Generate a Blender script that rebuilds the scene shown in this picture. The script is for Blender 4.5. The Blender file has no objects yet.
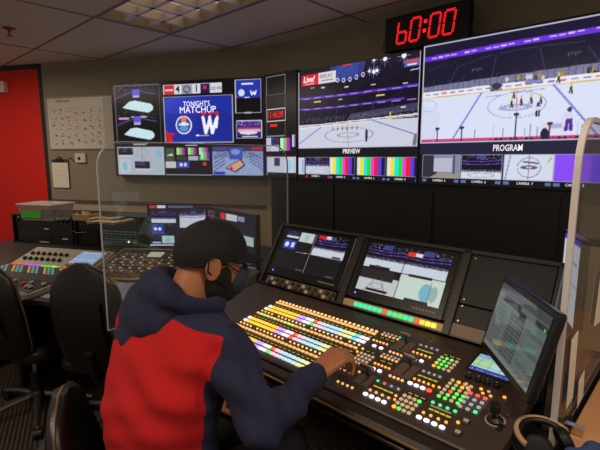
import bpy, bmesh, math, random
import numpy as np
from mathutils import Vector, Matrix, Euler
random.seed(4); RNG=np.random.default_rng(7)
SC=bpy.context.scene; COL=SC.collection; PI=math.pi
def R(d): return math.radians(d)
# ------------------------------------------------------------------ materials
def lin(c):
    c=np.asarray(c,float)
    return np.where(c<=0.04045,c/12.92,((c+0.055)/1.055)**2.4)
_m={}
def mat(name,rgb,rough=.6,metal=0.,spec=.5,emit=0.,noise=0.,nscale=40.,bump=0.,bscale=200.,coat=0.):
    """rgb in 0..255 display values"""
    if name in _m: return _m[name]
    m=bpy.data.materials.new(name); m.use_nodes=True; nt=m.node_tree; b=nt.nodes['Principled BSDF']
    c=tuple(lin(np.array(rgb)/255.))+(1,)
    b.inputs['Base Color'].default_value=c; b.inputs['Roughness'].default_value=rough; b.inputs['Metallic'].default_value=metal
    b.inputs['Specular IOR Level'].default_value=spec; b.inputs['Coat Weight'].default_value=coat
    if emit: b.inputs['Emission Color'].default_value=c; b.inputs['Emission Strength'].default_value=emit
    if noise or bump:
        tc=nt.nodes.new('ShaderNodeTexCoord')
        if noise:
            n=nt.nodes.new('ShaderNodeTexNoise'); n.inputs['Scale'].default_value=nscale; n.inputs['Detail'].default_value=4
            nt.links.new(tc.outputs['Object'],n.inputs['Vector'])
            mx=nt.nodes.new('ShaderNodeMix'); mx.data_type='RGBA'; mx.blend_type='MULTIPLY'
            mr=nt.nodes.new('ShaderNodeMapRange'); mr.inputs[3].default_value=1-noise; mr.inputs[4].default_value=1+noise
            nt.links.new(n.outputs['Fac'],mr.inputs[0]); mx.inputs[0].default_value=1; mx.inputs[6].default_value=c
            nt.links.new(mr.outputs[0],mx.inputs[7]); nt.links.new(mx.outputs[2],b.inputs['Base Color'])
        if bump:
            n2=nt.nodes.new('ShaderNodeTexNoise'); n2.inputs['Scale'].default_value=bscale; n2.inputs['Detail'].default_value=3
            nt.links.new(tc.outputs['Object'],n2.inputs['Vector'])
            bp=nt.nodes.new('ShaderNodeBump'); bp.inputs['Strength'].default_value=bump; bp.inputs['Distance'].default_value=.002
            nt.links.new(n2.outputs['Fac'],bp.inputs['Height']); nt.links.new(bp.outputs[0],b.inputs['Normal'])
    _m[name]=m; return m
def em(rgb,s=1.0):
    return mat('glow_%d_%d_%d_%g'%(*rgb,s),rgb,.4,emit=s)
def screen_mat(strength=1.0,rough=.25,spec=.3):
    k='screen_%g_%g'%(strength,rough)
    if k in _m: return _m[k]
    m=bpy.data.materials.new(k); m.use_nodes=True; nt=m.node_tree; b=nt.nodes['Principled BSDF']
    a=nt.nodes.new('ShaderNodeAttribute'); a.attribute_name='Col'
    b.inputs['Base Color'].default_value=(.004,.004,.005,1); b.inputs['Roughness'].default_value=rough; b.inputs['Specular IOR Level'].default_value=spec
    nt.links.new(a.outputs['Color'],b.inputs['Emission Color']); b.inputs['Emission Strength'].default_value=strength
    _m[k]=m; return m
def clear_mat(name,tint=(1,1,1),gloss=.5,haze=.0,ior=1.45,frough=.02):
    if name in _m: return _m[name]
    m=bpy.data.materials.new(name); m.use_nodes=True; nt=m.node_tree; nt.nodes.clear()
    o=nt.nodes.new('ShaderNodeOutputMaterial'); t=nt.nodes.new('ShaderNodeBsdfTransparent'); t.inputs[0].default_value=(*tint,1)
    g=nt.nodes.new('ShaderNodeBsdfGlossy'); g.inputs['Roughness'].default_value=frough; f=nt.nodes.new('ShaderNodeLayerWeight'); f.inputs[0].default_value=.5
    pw_=nt.nodes.new('ShaderNodeMath'); pw_.operation='POWER'; pw_.inputs[1].default_value=5.; nt.links.new(f.outputs['Facing'],pw_.inputs[0])
    ml=nt.nodes.new('ShaderNodeMath'); ml.operation='MULTIPLY_ADD'; ml.inputs[1].default_value=.9*gloss; ml.inputs[2].default_value=.04*gloss
    mx=nt.nodes.new('ShaderNodeMixShader'); nt.links.new(pw_.outputs[0],ml.inputs[0]); nt.links.new(ml.outputs[0],mx.inputs[0])
    nt.links.new(t.outputs[0],mx.inputs[1]); nt.links.new(g.outputs[0],mx.inputs[2])
    last=mx
    if haze:
        d=nt.nodes.new('ShaderNodeBsdfDiffuse'); d.inputs[0].default_value=(.7,.68,.64,1); m2=nt.nodes.new('ShaderNodeMixShader'); m2.inputs[0].default_value=haze
        nt.links.new(mx.outputs[0],m2.inputs[1]); nt.links.new(d.outputs[0],m2.inputs[2]); last=m2
    nt.links.new(last.outputs[0],o.inputs[0]); _m[name]=m; return m

BLK=mat('black_plastic',(16,15,16),.45); BLK2=mat('matte_black',(8,8,9),.7); BEZ=mat('black_bezel',(12,12,14),.3)
GRY=mat('grey_plastic',(120,118,112),.5); MET=mat('brushed_metal',(170,160,145),.35,metal=1); CHR=mat('chrome',(210,205,198),.15,metal=1)
PANEL=mat('console_panel',(62,50,43),.40,noise=.08,nscale=30); TAN=mat('tan_metal',(150,128,98),.5,metal=.3)
LTH=mat('black_leather',(17,14,13),.38,bump=.25,bscale=160); SILV=mat('silver_plastic',(150,146,136),.45)
WHT=mat('white_plastic',(215,210,198),.5); PAP=mat('paper',(226,218,200),.85)
# ------------------------------------------------------------------ objects
def tag(o,label=None,cat=None,group=None,kind=None):
    if label: o['label']=label
    if cat: o['category']=cat
    if group: o['group']=group
    if kind: o['kind']=kind
    return o
def empty(name,loc,rot=(0,0,0),label=None,cat=None,group=None):
    o=bpy.data.objects.new(name,None); COL.objects.link(o); o.location=loc; o.rotation_euler=rot; o.empty_display_size=.05
    return tag(o,label,cat,group)
def copy_tree(o,parent=None):
    c=o.copy(); COL.objects.link(c); c.parent=parent
    for ch in list(o.children): copy_tree(ch,c)
    return c
class MB:
    def __init__(s): s.v=[];s.f=[];s.m=[];s.mats=[]
    def mi(s,m):
        if m not in s.mats: s.mats.append(m)
        return s.mats.index(m)
    def add(s,vs,fs,m,M=None):
        b=len(s.v); i=s.mi(m)
        if M is not None: vs=[M@Vector(v) for v in vs]
        s.v+= [tuple(v) for v in vs]; s.f+=[tuple(b+k for k in f) for f in fs]; s.m+=[i]*len(fs); return s
    def box(s,c,d,m,rot=None):
        x,y,z=[k/2 for k in d]; M=Matrix.Translation(c)
        if rot: M=M@Euler(rot).to_matrix().to_4x4()
        vs=[(i*x,j*y,k*z) for k in(-1,1) for j in(-1,1) for i in(-1,1)]
        return s.add(vs,[(0,2,3,1),(4,5,7,6),(0,1,5,4),(2,6,7,3),(0,4,6,2),(1,3,7,5)],m,M)
    def loops(s,rings,m,cap=(1,1),closed=False,M=None):
        n=len(rings[0]); vs=[v for r in rings for v in r]; fs=[]
        k=len(rings); last=k if closed else k-1
        for a in range(last):
            b=(a+1)%k
            for i in range(n):
                j=(i+1)%n; fs.append((a*n+i,a*n+j,b*n+j,b*n+i))
        if not closed:
            if cap[0]: fs.append(tuple(range(n-1,-1,-1)))
            if cap[1]: fs.append(tuple((k-1)*n+i for i in range(n)))
        return s.add(vs,fs,m,M)
    def rbox(s,c,d,m,r=.01,ch=.003,seg=4,rot=None):
        """box with rounded vertical corners and chamfered top and bottom; axis z"""
        w,h,t=d; r=min(r,w/2*.98,h/2*.98); ch=min(ch,t/2*.9)
        def ring(inset,z):
            o=[]
            for cx,cy,a0 in ((1,1,0),(-1,1,90),(-1,-1,180),(1,-1,270)):
                for k in range(seg+1):
                    a=R(a0+90*k/seg); rr=max(r-inset,.0002)
                    o.append((cx*(w/2-r)+rr*math.cos(a),cy*(h/2-r)+rr*math.sin(a),z))
            return o
        M=Matrix.Translation(c)
        if rot: M=M@Euler(rot).to_matrix().to_4x4()
        return s.loops([ring(ch,-t/2),ring(0,-t/2+ch),ring(0,t/2-ch),ring(ch,t/2)],m,M=M)
    def cyl(s,p0,p1,r0,r1,m,n=16,cap=(1,1)):
        return s.tube([p0,p1],[r0,r1],m,n,cap)
    def tube(s,pts,r,m,n=8,cap=(1,1)):
        pts=[Vector(p) for p in pts]; rs=r if isinstance(r,(list,tuple)) else [r]*len(pts); rings=[]; up=None
        for i,p in enumerate(pts):
            t=(pts[min(i+1,len(pts)-1)]-pts[max(i-1,0)]).normalized()
            if up is None: up=Vector((0,0,1)) if abs(t.z)<.9 else Vector((1,0,0))
            x=t.cross(up).normalized(); y=x.cross(t).normalized(); up=y
            rings.append([p+x*(rs[i]*math.cos(2*PI*k/n))+y*(rs[i]*math.sin(2*PI*k/n)) for k in range(n)])
        return s.loops(rings,m,cap)
    def lathe(s,prof,m,n=24,M=None,cap=(1,1)):
        return s.loops([[(r*math.cos(2*PI*k/n),r*math.sin(2*PI*k/n),z) for k in range(n)] for r,z in prof],m,cap,M=M)
    def ell(s,c,d,m,rot=None,n=20,k=12):
        M=Matrix.Translation(c)
        if rot: M=M@Euler(rot).to_matrix().to_4x4()
        M=M@Matrix.Diagonal((*d,1)); pr=[(math.sin(PI*i/k),-math.cos(PI*i/k)) for i in range(k+1)]; pr[0]=(.01,-1); pr[-1]=(.01,1)
        return s.lathe(pr,m,n,M)
    def caps(s,p0,r0,p1,r1,m,n=14):
        p0=Vector(p0);p1=Vector(p1); d=(p1-p0).normalized(); P=[];Q=[]
        for a in (80,60,35,12): P.append(p0-d*r0*math.sin(R(a))); Q.append(r0*math.cos(R(a)))
        P+=[p0,p1]; Q+=[r0,r1]
        for a in (12,35,60,80): P.append(p1+d*r1*math.sin(R(a))); Q.append(r1*math.cos(R(a)))
        return s.tube(P,Q,m,n)
    def poly(s,pts,z0,z1,m,M=None):
        n=len(pts); return s.loops([[(x,y,z0) for x,y in pts],[(x,y,z1) for x,y in pts]],m,M=M)
    def text(s,st,x,y,z,size,m,width=None,align='CENTER',ext=.0004,bold=0,shear=0,M=None):
        cu=bpy.data.curves.new('t','FONT'); cu.body=st; cu.size=size; cu.align_x=align; cu.align_y='CENTER'; cu.extrude=ext; cu.offset=bold; cu.shear=shear; cu.resolution_u=2
        o=bpy.data.objects.new('t',cu); COL.objects.link(o); dg=bpy.context.evaluated_depsgraph_get(); me=o.evaluated_get(dg).to_mesh()
        vs=[v.co.copy() for v in me.vertices]; fs=[tuple(p.vertices) for p in me.polygons]
        if vs:
            w=max(v.x for v in vs)-min(v.x for v in vs); k=(width/w) if width else 1
            T=Matrix.Translation((x,y,z))@Matrix.Diagonal((k,1,1,1))
            s.add(vs,fs,m,T if M is None else M@T)
        o.evaluated_get(dg).to_mesh_clear(); bpy.data.objects.remove(o); bpy.data.curves.remove(cu); return s
    def build(s,name,parent=None,smooth=False,loc=None,off=None):
        me=bpy.data.meshes.new(name); vs=s.v
        if off is not None: vs=[(a-off[0],b-off[1],c-off[2]) for a,b,c in vs]
        me.from_pydata(vs,[],s.f)
        for m in s.mats: me.materials.append(m)
        me.polygons.foreach_set('material_index',s.m)
        if smooth: me.polygons.foreach_set('use_smooth',[True]*len(s.f))
        me.update()
        bm=bmesh.new(); bm.from_mesh(me); bmesh.ops.recalc_face_normals(bm,faces=bm.faces); bm.to_mesh(me); bm.free()
        if smooth:
            try: me.set_sharp_from_angle(angle=R(40))
            except Exception: pass
        o=bpy.data.objects.new(name,me); COL.objects.link(o)
        if parent: o.parent=parent
        if loc: o.location=loc
        return o
def organic(name,mb,voxel,parent=None,off=(0,0,0),smooth=4,deform=None,mats=None,matfn=None):
    o=mb.build('tmp_organic'); r=o.modifiers.new('r','REMESH'); r.mode='VOXEL'; r.voxel_size=voxel
    sm=o.modifiers.new('s','SMOOTH'); sm.iterations=smooth; sm.factor=.5
    dg=bpy.context.evaluated_depsgraph_get(); dg.update(); me=bpy.data.meshes.new_from_object(o.evaluated_get(dg)); me.name=name
    bpy.data.objects.remove(o)
    n=len(me.vertices); co=np.empty(n*3); me.vertices.foreach_get('co',co); co=co.reshape(-1,3)
    no=np.empty(n*3); me.vertices.foreach_get('normal',no); no=no.reshape(-1,3)
    if deform is not None: co=co+no*deform(co)[:,None]
    me.materials.clear()
    for m in (mats or mb.mats): me.materials.append(m)
    idx=np.zeros(len(me.polygons),int)
    if matfn is not None:
        fc=np.array([co[list(p.vertices)].mean(0) for p in me.polygons]); idx=matfn(fc)
    me.polygons.foreach_set('material_index',idx.astype(np.int32)); me.polygons.foreach_set('use_smooth',[True]*len(me.polygons))
    me.vertices.foreach_set('co',(co-np.array(off)).ravel()); me.update()
    o=bpy.data.objects.new(name,me); COL.objects.link(o)
    if parent: o.parent=parent
    return o
def one(name,fn,parent=None,smooth=False,**k):
    mb=MB(); fn(mb); return mb.build(name,parent,smooth,**k)
# ------------------------------------------------------------------ picture canvas (what a display shows), metric coordinates, origin lower left
class Cv:
    def __init__(s,w,h,n,bg=(8,8,12)):
        s.w,s.h=w,h; s.nx=n; s.ny=max(2,int(round(n*h/w))); s.a=np.zeros((s.ny,s.nx,3))+np.array(bg,float)
        s.X,s.Y=np.meshgrid((np.arange(s.nx)+.5)*w/s.nx,(np.arange(s.ny)+.5)*h/s.ny)
    def put(s,mk,c,al=1.): s.a[mk]=s.a[mk]*(1-al)+np.array(c,float)*al; return mk
    def box(s,x0,y0,x1,y1): return (s.X>=x0)&(s.X<x1)&(s.Y>=y0)&(s.Y<y1)
    def rect(s,x0,y0,x1,y1,c,al=1.): return s.put(s.box(x0,y0,x1,y1),c,al)
    def ell(s,cx,cy,rx,ry,c,al=1.,ring=None,clip=None):
        d=np.sqrt(((s.X-cx)/rx)**2+((s.Y-cy)/ry)**2); mk=d<=1
        if ring: mk&=d>=ring
        if clip is not None: mk&=clip
        return s.put(mk,c,al)
    def poly(s,pts,c,al=1.,clip=None):
        mk=np.zeros(s.X.shape,bool); n=len(pts)
        for i in range(n):
            (x0,y0),(x1,y1)=pts[i],pts[(i+1)%n]
            if y0==y1: continue
            cr=((s.Y>=min(y0,y1))&(s.Y<max(y0,y1))&(s.X<(s.Y-y0)*(x1-x0)/(y1-y0)+x0)); mk^=cr
        if clip is not None: mk&=clip
        return s.put(mk,c,al)
    def line(s,x0,y0,x1,y1,t,c,al=1.,clip=None):
        dx,dy=x1-x0,y1-y0; L=dx*dx+dy*dy; u=np.clip(((s.X-x0)*dx+(s.Y-y0)*dy)/L,0,1)
        mk=(s.X-x0-u*dx)**2+(s.Y-y0-u*dy)**2<=(t/2)**2
        if clip is not None: mk&=clip
        return s.put(mk,c,al)
    def noise(s,mk,amt,p=1.):
        k=mk&(RNG.random(mk.shape)<p); s.a[k]+= (RNG.random(k.sum())[:,None]-.5)*2*amt
    def speck(s,mk,c,p): k=mk&(RNG.random(mk.shape)<p); s.a[k]=np.array(c,float)
    def frame(s,x0,y0,x1,y1,t,c=(200,200,205)):
        for a in ((x0,y0,x1,y0),(x0,y1,x1,y1),(x0,y0,x0,y1),(x1,y0,x1,y1)): s.line(*a,t,c)
    def build(s,name,parent,x,y,z,strength=1.0,soft=True,rough=.25):
        a=s.a
        if soft:
            p=np.pad(a,((1,1),(1,1),(0,0)),mode='edge'); a=(p[1:-1,1:-1]*4+p[:-2,1:-1]+p[2:,1:-1]+p[1:-1,:-2]+p[1:-1,2:])/8
        ny,nx=s.ny,s.nx; gx,gy=np.meshgrid(np.linspace(0,s.w,nx+1)+x,np.linspace(0,s.h,ny+1)+y)
        co=np.stack([gx,gy,np.full(gx.shape,z)],-1).reshape(-1,3)
        i=np.arange(ny)[:,None]*(nx+1)+np.arange(nx)[None,:]; q=np.stack([i,i+1,i+nx+2,i+nx+1],-1).reshape(-1,4)
        me=bpy.data.meshes.new(name); me.vertices.add(len(co)); me.vertices.foreach_set('co',co.ravel())
        me.loops.add(q.size); me.loops.foreach_set('vertex_index',q.ravel().astype(np.int32))
        me.polygons.add(len(q)); me.polygons.foreach_set('loop_start',(np.arange(len(q))*4).astype(np.int32)); me.polygons.foreach_set('loop_total',np.full(len(q),4,np.int32))
        me.update(calc_edges=True)
        c=lin(np.clip(a,0,255)/255.).reshape(-1,3); c=np.concatenate([c,np.ones((len(c),1))],1)
        at=me.color_attributes.new('Col','FLOAT_COLOR','CORNER'); at.data.foreach_set('color',np.repeat(c,4,axis=0).ravel())
        me.materials.append(screen_mat(strength,rough)); me.validate()
        o=bpy.data.objects.new(name,me); COL.objects.link(o); o.parent=parent; return o
BARS=[(225,225,225),(240,225,20),(20,230,235),(20,225,40),(240,60,220),(235,25,40),(90,60,220),(25,20,60)]
def bars(c,x0,y0,x1,y1):
    for i,b in enumerate(BARS): c.rect(x0+(x1-x0)*i/8,y0,x0+(x1-x0)*(i+1)/8,y1,b)
def arena_dark(c,x0,y0,x1,y1,frac=.35,lights=True):
    """a wide shot of a dark hockey arena with a white rink in the lower share"""
    w,h=x1-x0,y1-y0; b=c.rect(x0,y0,x1,y1,(18,14,30)); c.noise(b,8)
    c.rect(x0,y0,x1,y0+h*frac,(205,212,226)); c.speck(c.box(x0,y0+h*frac*.9,x1,y0+h*(frac+.08)),(120,120,140),.5)
    for k,yy in ((.6,.62),(.75,.74)): c.line(x0,y0+h*yy,x0+w*.5,y0+h*(yy-.03),h*.03,(110,80,190)); c.line(x0+w*.5,y0+h*(yy-.03),x1,y0+h*(yy+.03),h*.03,(110,80,190))
    if lights: c.speck(c.box(x0,y0+h*.78,x1,y1),(190,190,235),.08)
    c.rect(x0+w*.38,y0+h*.8,x0+w*.62,y1,(60,70,130))
# ------------------------------------------------------------------ the room
W0=Vector((-4.822,2.44,0)); WD=Vector((2.13,1.14,0)).normalized(); WN=Vector((WD.y,-WD.x,0)); WA=math.atan2(WD.y,WD.x)
def S(s,o,z=0.): v=W0+WD*s+WN*o; return (v.x,v.y,z)
H=2.6; YW=3.16; SCN=1.525
WALL=mat('wall_fabric',(140,131,113),.95,noise=.06,nscale=60,bump=.5,bscale=250)
WLOW=mat('wall_lower',(178,158,130),.9,noise=.04,nscale=8)
RED=mat('red_wall',(214,22,10),.75,noise=.03,nscale=5); DARK=mat('dark_trim',(26,24,24),.6)
CEIL=mat('ceiling_tile',(222,206,192),.95,noise=.06,nscale=90,bump=.5,bscale=120); TB=mat('ceiling_bar',(128,116,106),.6)
def struct(o): o['kind']='structure'; return o
def wallbox(mb,s0,s1,z0,z1,m,t=.1): # slab behind the W1 plane
    a=Vector(S(s0,0)); b=Vector(S(s1,0)); n=-WN*t
    P=[a,b,b+n,a+n]; mb.loops([[(p.x,p.y,z0) for p in P],[(p.x,p.y,z1) for p in P]],m)
mb=MB(); wallbox(mb,-1.28,SCN+.03,.98,H,WALL); wallbox(mb,-1.28,SCN+.03,0,.98,WLOW); struct(mb.build('wall_back'))
mb=MB(); mb.box((-.19,YW+.05,(H+.98)/2),(6.58,.1,H-.98),WALL); mb.box((-.19,YW+.05,.49),(6.58,.1,.98),WLOW); struct(mb.build('wall_right'))
mb=MB(); wallbox(mb,-3.6,-1.34,0,H-.06,RED); struct(mb.build('wall_left'))
mb=MB(); wallbox(mb,-1.34,-1.28,0,H,DARK,.12); wallbox(mb,-3.6,-1.28,H-.06,H,DARK,.12); struct(mb.build('trim_1'))
mb=MB()
a,b=Vector(S(-1.28,.012)),Vector(S(SCN-.01,.012)); c_=(a+b)/2; mb.box((c_.x,c_.y,.98),((b-a).length,.02,.03),mat('rail',(84,76,66),.7),rot=(0,0,WA)); struct(mb.build('trim_2'))
mb=MB(); mb.box((1.19,YW-.012,.99),(3.7,.02,.03),_m['rail']); struct(mb.build('trim_3'))
# carpet: striped tiles, each tile turned a quarter from its neighbour
cm=bpy.data.materials.new('carpet'); cm.use_nodes=True; nt=cm.node_tree; b=nt.nodes['Principled BSDF']; b.inputs['Roughness'].default_value=1
tc=nt.nodes.new('ShaderNodeTexCoord'); mp=nt.nodes.new('ShaderNodeMapping'); mp.inputs['Rotation'].default_value=(0,0,R(20)); nt.links.new(tc.outputs['Object'],mp.inputs[0])
ck=nt.nodes.new('ShaderNodeTexChecker'); ck.inputs['Scale'].default_value=2.0; ck.inputs[1].default_value=(1,1,1,1); ck.inputs[2].default_value=(0,0,0,1); nt.links.new(mp.outputs[0],ck.inputs[0])
def wave(d):
    w=nt.nodes.new('ShaderNodeTexWave'); w.bands_direction=d; w.inputs['Scale'].default_value=14; w.inputs['Distortion'].default_value=1.2; w.inputs['Detail'].default_value=2; nt.links.new(mp.outputs[0],w.inputs[0]); return w
wx,wy=wave('X'),wave('Y'); mx=nt.nodes.new('ShaderNodeMix'); mx.data_type='FLOAT'; nt.links.new(ck.outputs['Fac'],mx.inputs[0]); nt.links.new(wx.outputs['Fac'],mx.inputs[2]); nt.links.new(wy.outputs['Fac'],mx.inputs[3])
cr=nt.nodes.new('ShaderNodeValToRGB'); cr.color_ramp.elements[0].position=.35; cr.color_ramp.elements[0].color=(*lin(np.array((28,22,21))/255),1); cr.color_ramp.elements[1].position=.75; cr.color_ramp.elements[1].color=(*lin(np.array((84,68,60))/255),1)
nt.links.new(mx.outputs[0],cr.inputs[0]); nt.links.new(cr.outputs[0],b.inputs['Base Color'])
struct(one('floor',lambda m:m.box((-2.6,.9,-.05),(10.2,8.6,.1),cm)))
mb=MB(); mb.box((-2.6,.9,H+.35),(10.2,8.6,.1),CEIL)
# ceiling tiles with a hole for the visible louvered light (x -3.70..-2.2, y 1.565..2.235)
LX0,LX1,LY0,LY1=-3.70,-2.22,1.565,2.235
def tiles(x0,x1,y0,y1): mb.box(((x0+x1)/2,(y0+y1)/2,H+.015),(x1-x0,y1-y0,.03),CEIL)
tiles(-7.7,2.5,-3.4,LY0); tiles(-7.7,2.5,LY1,5.2); tiles(-7.7,LX0,LY0,LY1); tiles(LX1,2.5,LY0,LY1)
struct(mb.build('ceiling'))
mb=MB()
for y in np.arange(1.565-.67*7,3.2,.67): mb.box((-2.6,y,H),(10,.022,.006),TB)
for x in np.arange(-3.70-1.5*2,2.4,1.49): mb.box((x,.2,H),(.022,5.9,.006),TB)
struct(mb.build('trim_4'))
# ------------------------------------------------------------------ ceiling lights
def troffer(loc,label,strength,power,group):
    t=empty('ceiling_light',loc,label=label,cat='ceiling light',group=group); w,d=LX1-LX0,LY1-LY0; hh=.09
    fr=MB(); fm=mat('light_frame',(150,140,128),.5)
    for sx in(-1,1): fr.box((sx*(w/2-.012),0,hh/2),(.024,d-.002,hh),fm); fr.box((0,sx*(d/2-.012),hh/2),(w-.05,.024,hh),fm)
    fr.build('frame',t)
    one('reflector',lambda m:m.box((0,0,hh+.006),(w-.05,d-.05,.01),mat('reflector_%g'%strength,(236,206,150),.5,emit=strength)),t)
    lv=MB(); lm=mat('louver_metal',(200,192,206),.4,metal=.5)
    nx,ny=6,3
    for i in range(1,nx):
        x=-w/2+w*i/nx; lv.poly([(-.016,0),(.016,0),(.002,.075),(-.002,.075)],-d/2+.024,d/2-.024,lm,M=Matrix.Translation((x,0,.004))@Matrix(((1,0,0,0),(0,0,1,0),(0,1,0,0),(0,0,0,1))))
    for j in range(1,ny):
        y=-d/2+d*j/ny; lv.poly([(-.016,0),(.016,0),(.002,.075),(-.002,.075)],-w/2+.024,w/2-.024,lm,M=Matrix.Translation((0,y,.004))@Matrix(((0,0,1,0),(1,0,0,0),(0,1,0,0),(0,0,0,1))))
    lv.build('louver',t)
    if power:
        L=bpy.data.lights.new('lamp','AREA'); L.shape='RECTANGLE'; L.size=w-.1; L.size_y=d-.1; L.energy=power; L.color=(1,.84,.66)
        o=bpy.data.objects.new('lamp',L); COL.objects.link(o); o.parent=t; o.location=(0,0,-.004)
    return t
troffer(((LX0+LX1)/2,(LY0+LY1)/2,H),'dim ceiling light with metal louver cells above the big wall screens',.42,3,'louvered ceiling lights')
for (x,y,p) in ((-1.46,-.78,27),(.6,.56,24),(-5.1,.56,24)):
    troffer((x,y,H-.12),'louvered ceiling light on the ceiling away from the big wall screens',.8,p,'louvered ceiling lights')
t=empty('sprinkler',(-4.555,1.182,H),label='small red-brown fire sprinkler head hanging from a ceiling tile',cat='sprinkler')
SM=mat('sprinkler_metal',(150,70,46),.4,metal=.6)
one('escutcheon',lambda m:m.lathe([(.05,0),(.05,-.006),(.03,-.014),(.012,-.016)],SM),t,True)
one('nozzle',lambda m:(m.cyl((0,0,-.01),(0,0,-.035),.012,.01,SM),m.tube([(-.012,0,-.03),(-.02,0,-.045),(-.004,0,-.062)],.003,SM),m.tube([(.012,0,-.03),(.02,0,-.045),(.004,0,-.062)],.003,SM)),t,True)
one('deflector',lambda m:m.lathe([(.024,-.062),(.026,-.065),(.004,-.066)],SM),t,True)
# ------------------------------------------------------------------ generic flat display: local x right, y up, z towards the viewer, origin bottom centre
UP=R(90)
def display(name,label,cat,loc,rz,w,h,depth,bez,cv,group=None,strength=1.,tilt=0.,hm=None,screen_name='screen',rough=.25):
    t=empty(name,loc,(UP-tilt,0,rz),label,cat,group)
    one('housing',lambda m:m.rbox((0,h/2,-depth/2-.002),(w,h,depth),hm or BEZ,r=.008,ch=.004),t)
    def bz(m):
        for sx in(-1,1): m.box((sx*(w/2-bez/2),h/2,.001),(bez,h,.006),hm or BEZ); m.box((0,h/2+sx*(h/2-bez/2),.001),(w-2*bez,bez,.006),hm or BEZ)
    one('bezel',bz,t)
    if cv is not None: cv.build(screen_name,t,-w/2+bez,bez,.0005,strength,rough=rough)
    return t
WCAP=em((225,225,230),.9)
class Caps:
    def __init__(s,parent): s.p=parent
    def text(s,*a,**k):
        m=MB(); m.text(*a,**k); m.build('caption',s.p)
    def build(s,*a): pass

# ---- PREVIEW wall monitor: 1.21 x .95
def vx(x): return x+2.822
pw,ph=1.212,.945
c=Cv(pw-.016,ph-.016,300,(14,14,26)); Z0=1.318
def pz(z): return z-Z0
X0=-2.82
def px_(x): return x-X0
iceT=pz(1.80); pic=c.box(0,pz(1.585),9,9)
c.rect(0,pz(1.585),2,2,(20,14,34)); c.noise(pic,9)
for k in range(7): # aisles in the stands
    xx=.05+k*.19; c.line(xx,pz(1.84),xx+.06-.02*k,pz(1.93),.004,(70,66,92)); c.line(xx+.02,pz(1.95),xx+.05,pz(2.01),.003,(58,54,80))
c.speck(c.box(0,pz(1.83),2,pz(2.0)),(50,44,78),.03)
for z,t_ in ((2.021,.020),(1.928,.016)):
    x1=2 if z>2 else 1.07
    c.line(-.02,pz(z-.004),.5,pz(z-.012),t_,(86,52,176)); c.line(.5,pz(z-.012),x1,pz(z+.006),t_,(86,52,176))
    for k in range(9): c.line(.06+k*.13,pz(z-.009),.13+k*.13,pz(z-.009),t_*.5,(176,130,236))
c.line(.6,pz(1.83),1.2,pz(1.87),.05,(66,62,88)); c.speck(c.box(0,pz(1.80),2,pz(1.85)),(150,150,180),.12)
c.rect(0,pz(1.585),2,iceT-.01,(202,206,222)); c.noise(c.box(0,pz(1.585),2,iceT),5)
c.poly([(0,iceT-.05),(0,iceT-.02),(1.2,iceT+.02),(1.2,iceT)],(222,224,232)); c.line(0,iceT-.03,1.2,iceT+.005,.006,(150,140,120))
c.line(.27,pz(1.76),-.02,pz(1.61),.006,(80,90,190)); c.line(.80,pz(1.79),1.2,pz(1.66),.006,(80,90,190)); c.line(.55,pz(1.79),.57,pz(1.59),.004,(200,70,80))
c.ell(.56,pz(1.685),.25,.06,(120,120,150),ring=.96); c.ell(.56,pz(1.685),.12,.02,(165,165,188),ring=.7)
for k in range(6): c.line(.40+k*.05,pz(1.73),.402+k*.05,pz(1.75),.008,(60,60,40)); c.line(.40+k*.05,pz(1.752),.40+k*.05,pz(1.764),.007,(210,180,40))
c.line(.745,pz(1.66),.745,pz(1.71),.022,(60,60,80)); c.line(.745,pz(1.63),.745,pz(1.665),.014,(20,20,30)); c.line(.96,pz(1.79),.96,pz(1.84),.012,(230,200,60)); c.line(1.17,pz(1.6),1.18,pz(1.66),.03,(110,112,130))
# scoreboard, lamps, corner graphics
sb=c.poly([(.36,pz(2.255)),(.72,pz(2.255)),(.70,pz(2.15)),(.60,pz(2.12)),(.48,pz(2.115)),(.37,pz(2.17))],(38,48,110))
c.rect(.43,pz(2.155),.65,pz(2.255),(44,64,142)); c.speck(sb,(90,100,190),.15); c.line(.5,pz(2.245),.58,pz(2.245),.016,(220,40,40))
for k in range(6): c.ell(.38+k*.064,pz(2.145-.02*math.sin(k*.63)),.017,.019,(214,214,250)); c.ell(.38+k*.064,pz(2.145-.02*math.sin(k*.63)),.009,.011,(40,40,80))
for (lx,lz,r_) in ((.80,2.24,.03),(.90,2.235,.05),(.80,2.155,.045),(.83,2.16,.035),(.76,2.165,.03),(1.06,2.235,.055)):
    c.line(lx-r_,pz(lz),lx+r_,pz(lz),.004,(170,170,235)); c.line(lx,pz(lz)-r_,lx,pz(lz)+r_,.004,(170,170,235)); c.line(lx-r_*.6,pz(lz)-r_*.6,lx+r_*.6,pz(lz)+r_*.6,.004,(150,150,225)); c.line(lx-r_*.6,pz(lz)+r_*.6,lx+r_*.6,pz(lz)-r_*.6,.004,(150,150,225)); c.ell(lx,pz(lz),r_*.35,r_*.35,(250,250,255))
c.rect(1.065,pz(2.15),1.19,pz(2.205),(70,100,180)); c.rect(1.075,pz(2.18),1.18,pz(2.20),(214,70,70)); c.rect(1.09,pz(2.16),1.17,pz(2.172),(220,220,230)); c.line(1.12,pz(2.125),1.19,pz(2.13),.008,(200,200,215))
for (a_,b_) in ((.86,1.972),(.22,1.977)): c.line(a_-.03,pz(b_),a_+.04,pz(b_),.012,(226,200,90))
for (a_,b_) in ((.15,2.10),(.27,2.09),(.52,2.07),(.78,2.06),(1.06,2.04),(.46,1.975),(1.05,1.87)): c.line(a_,pz(b_),a_+.035,pz(b_),.010,(205,205,215))
c.speck(c.box(0,pz(2.03),2,pz(2.25)),(96,90,140),.012)
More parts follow.
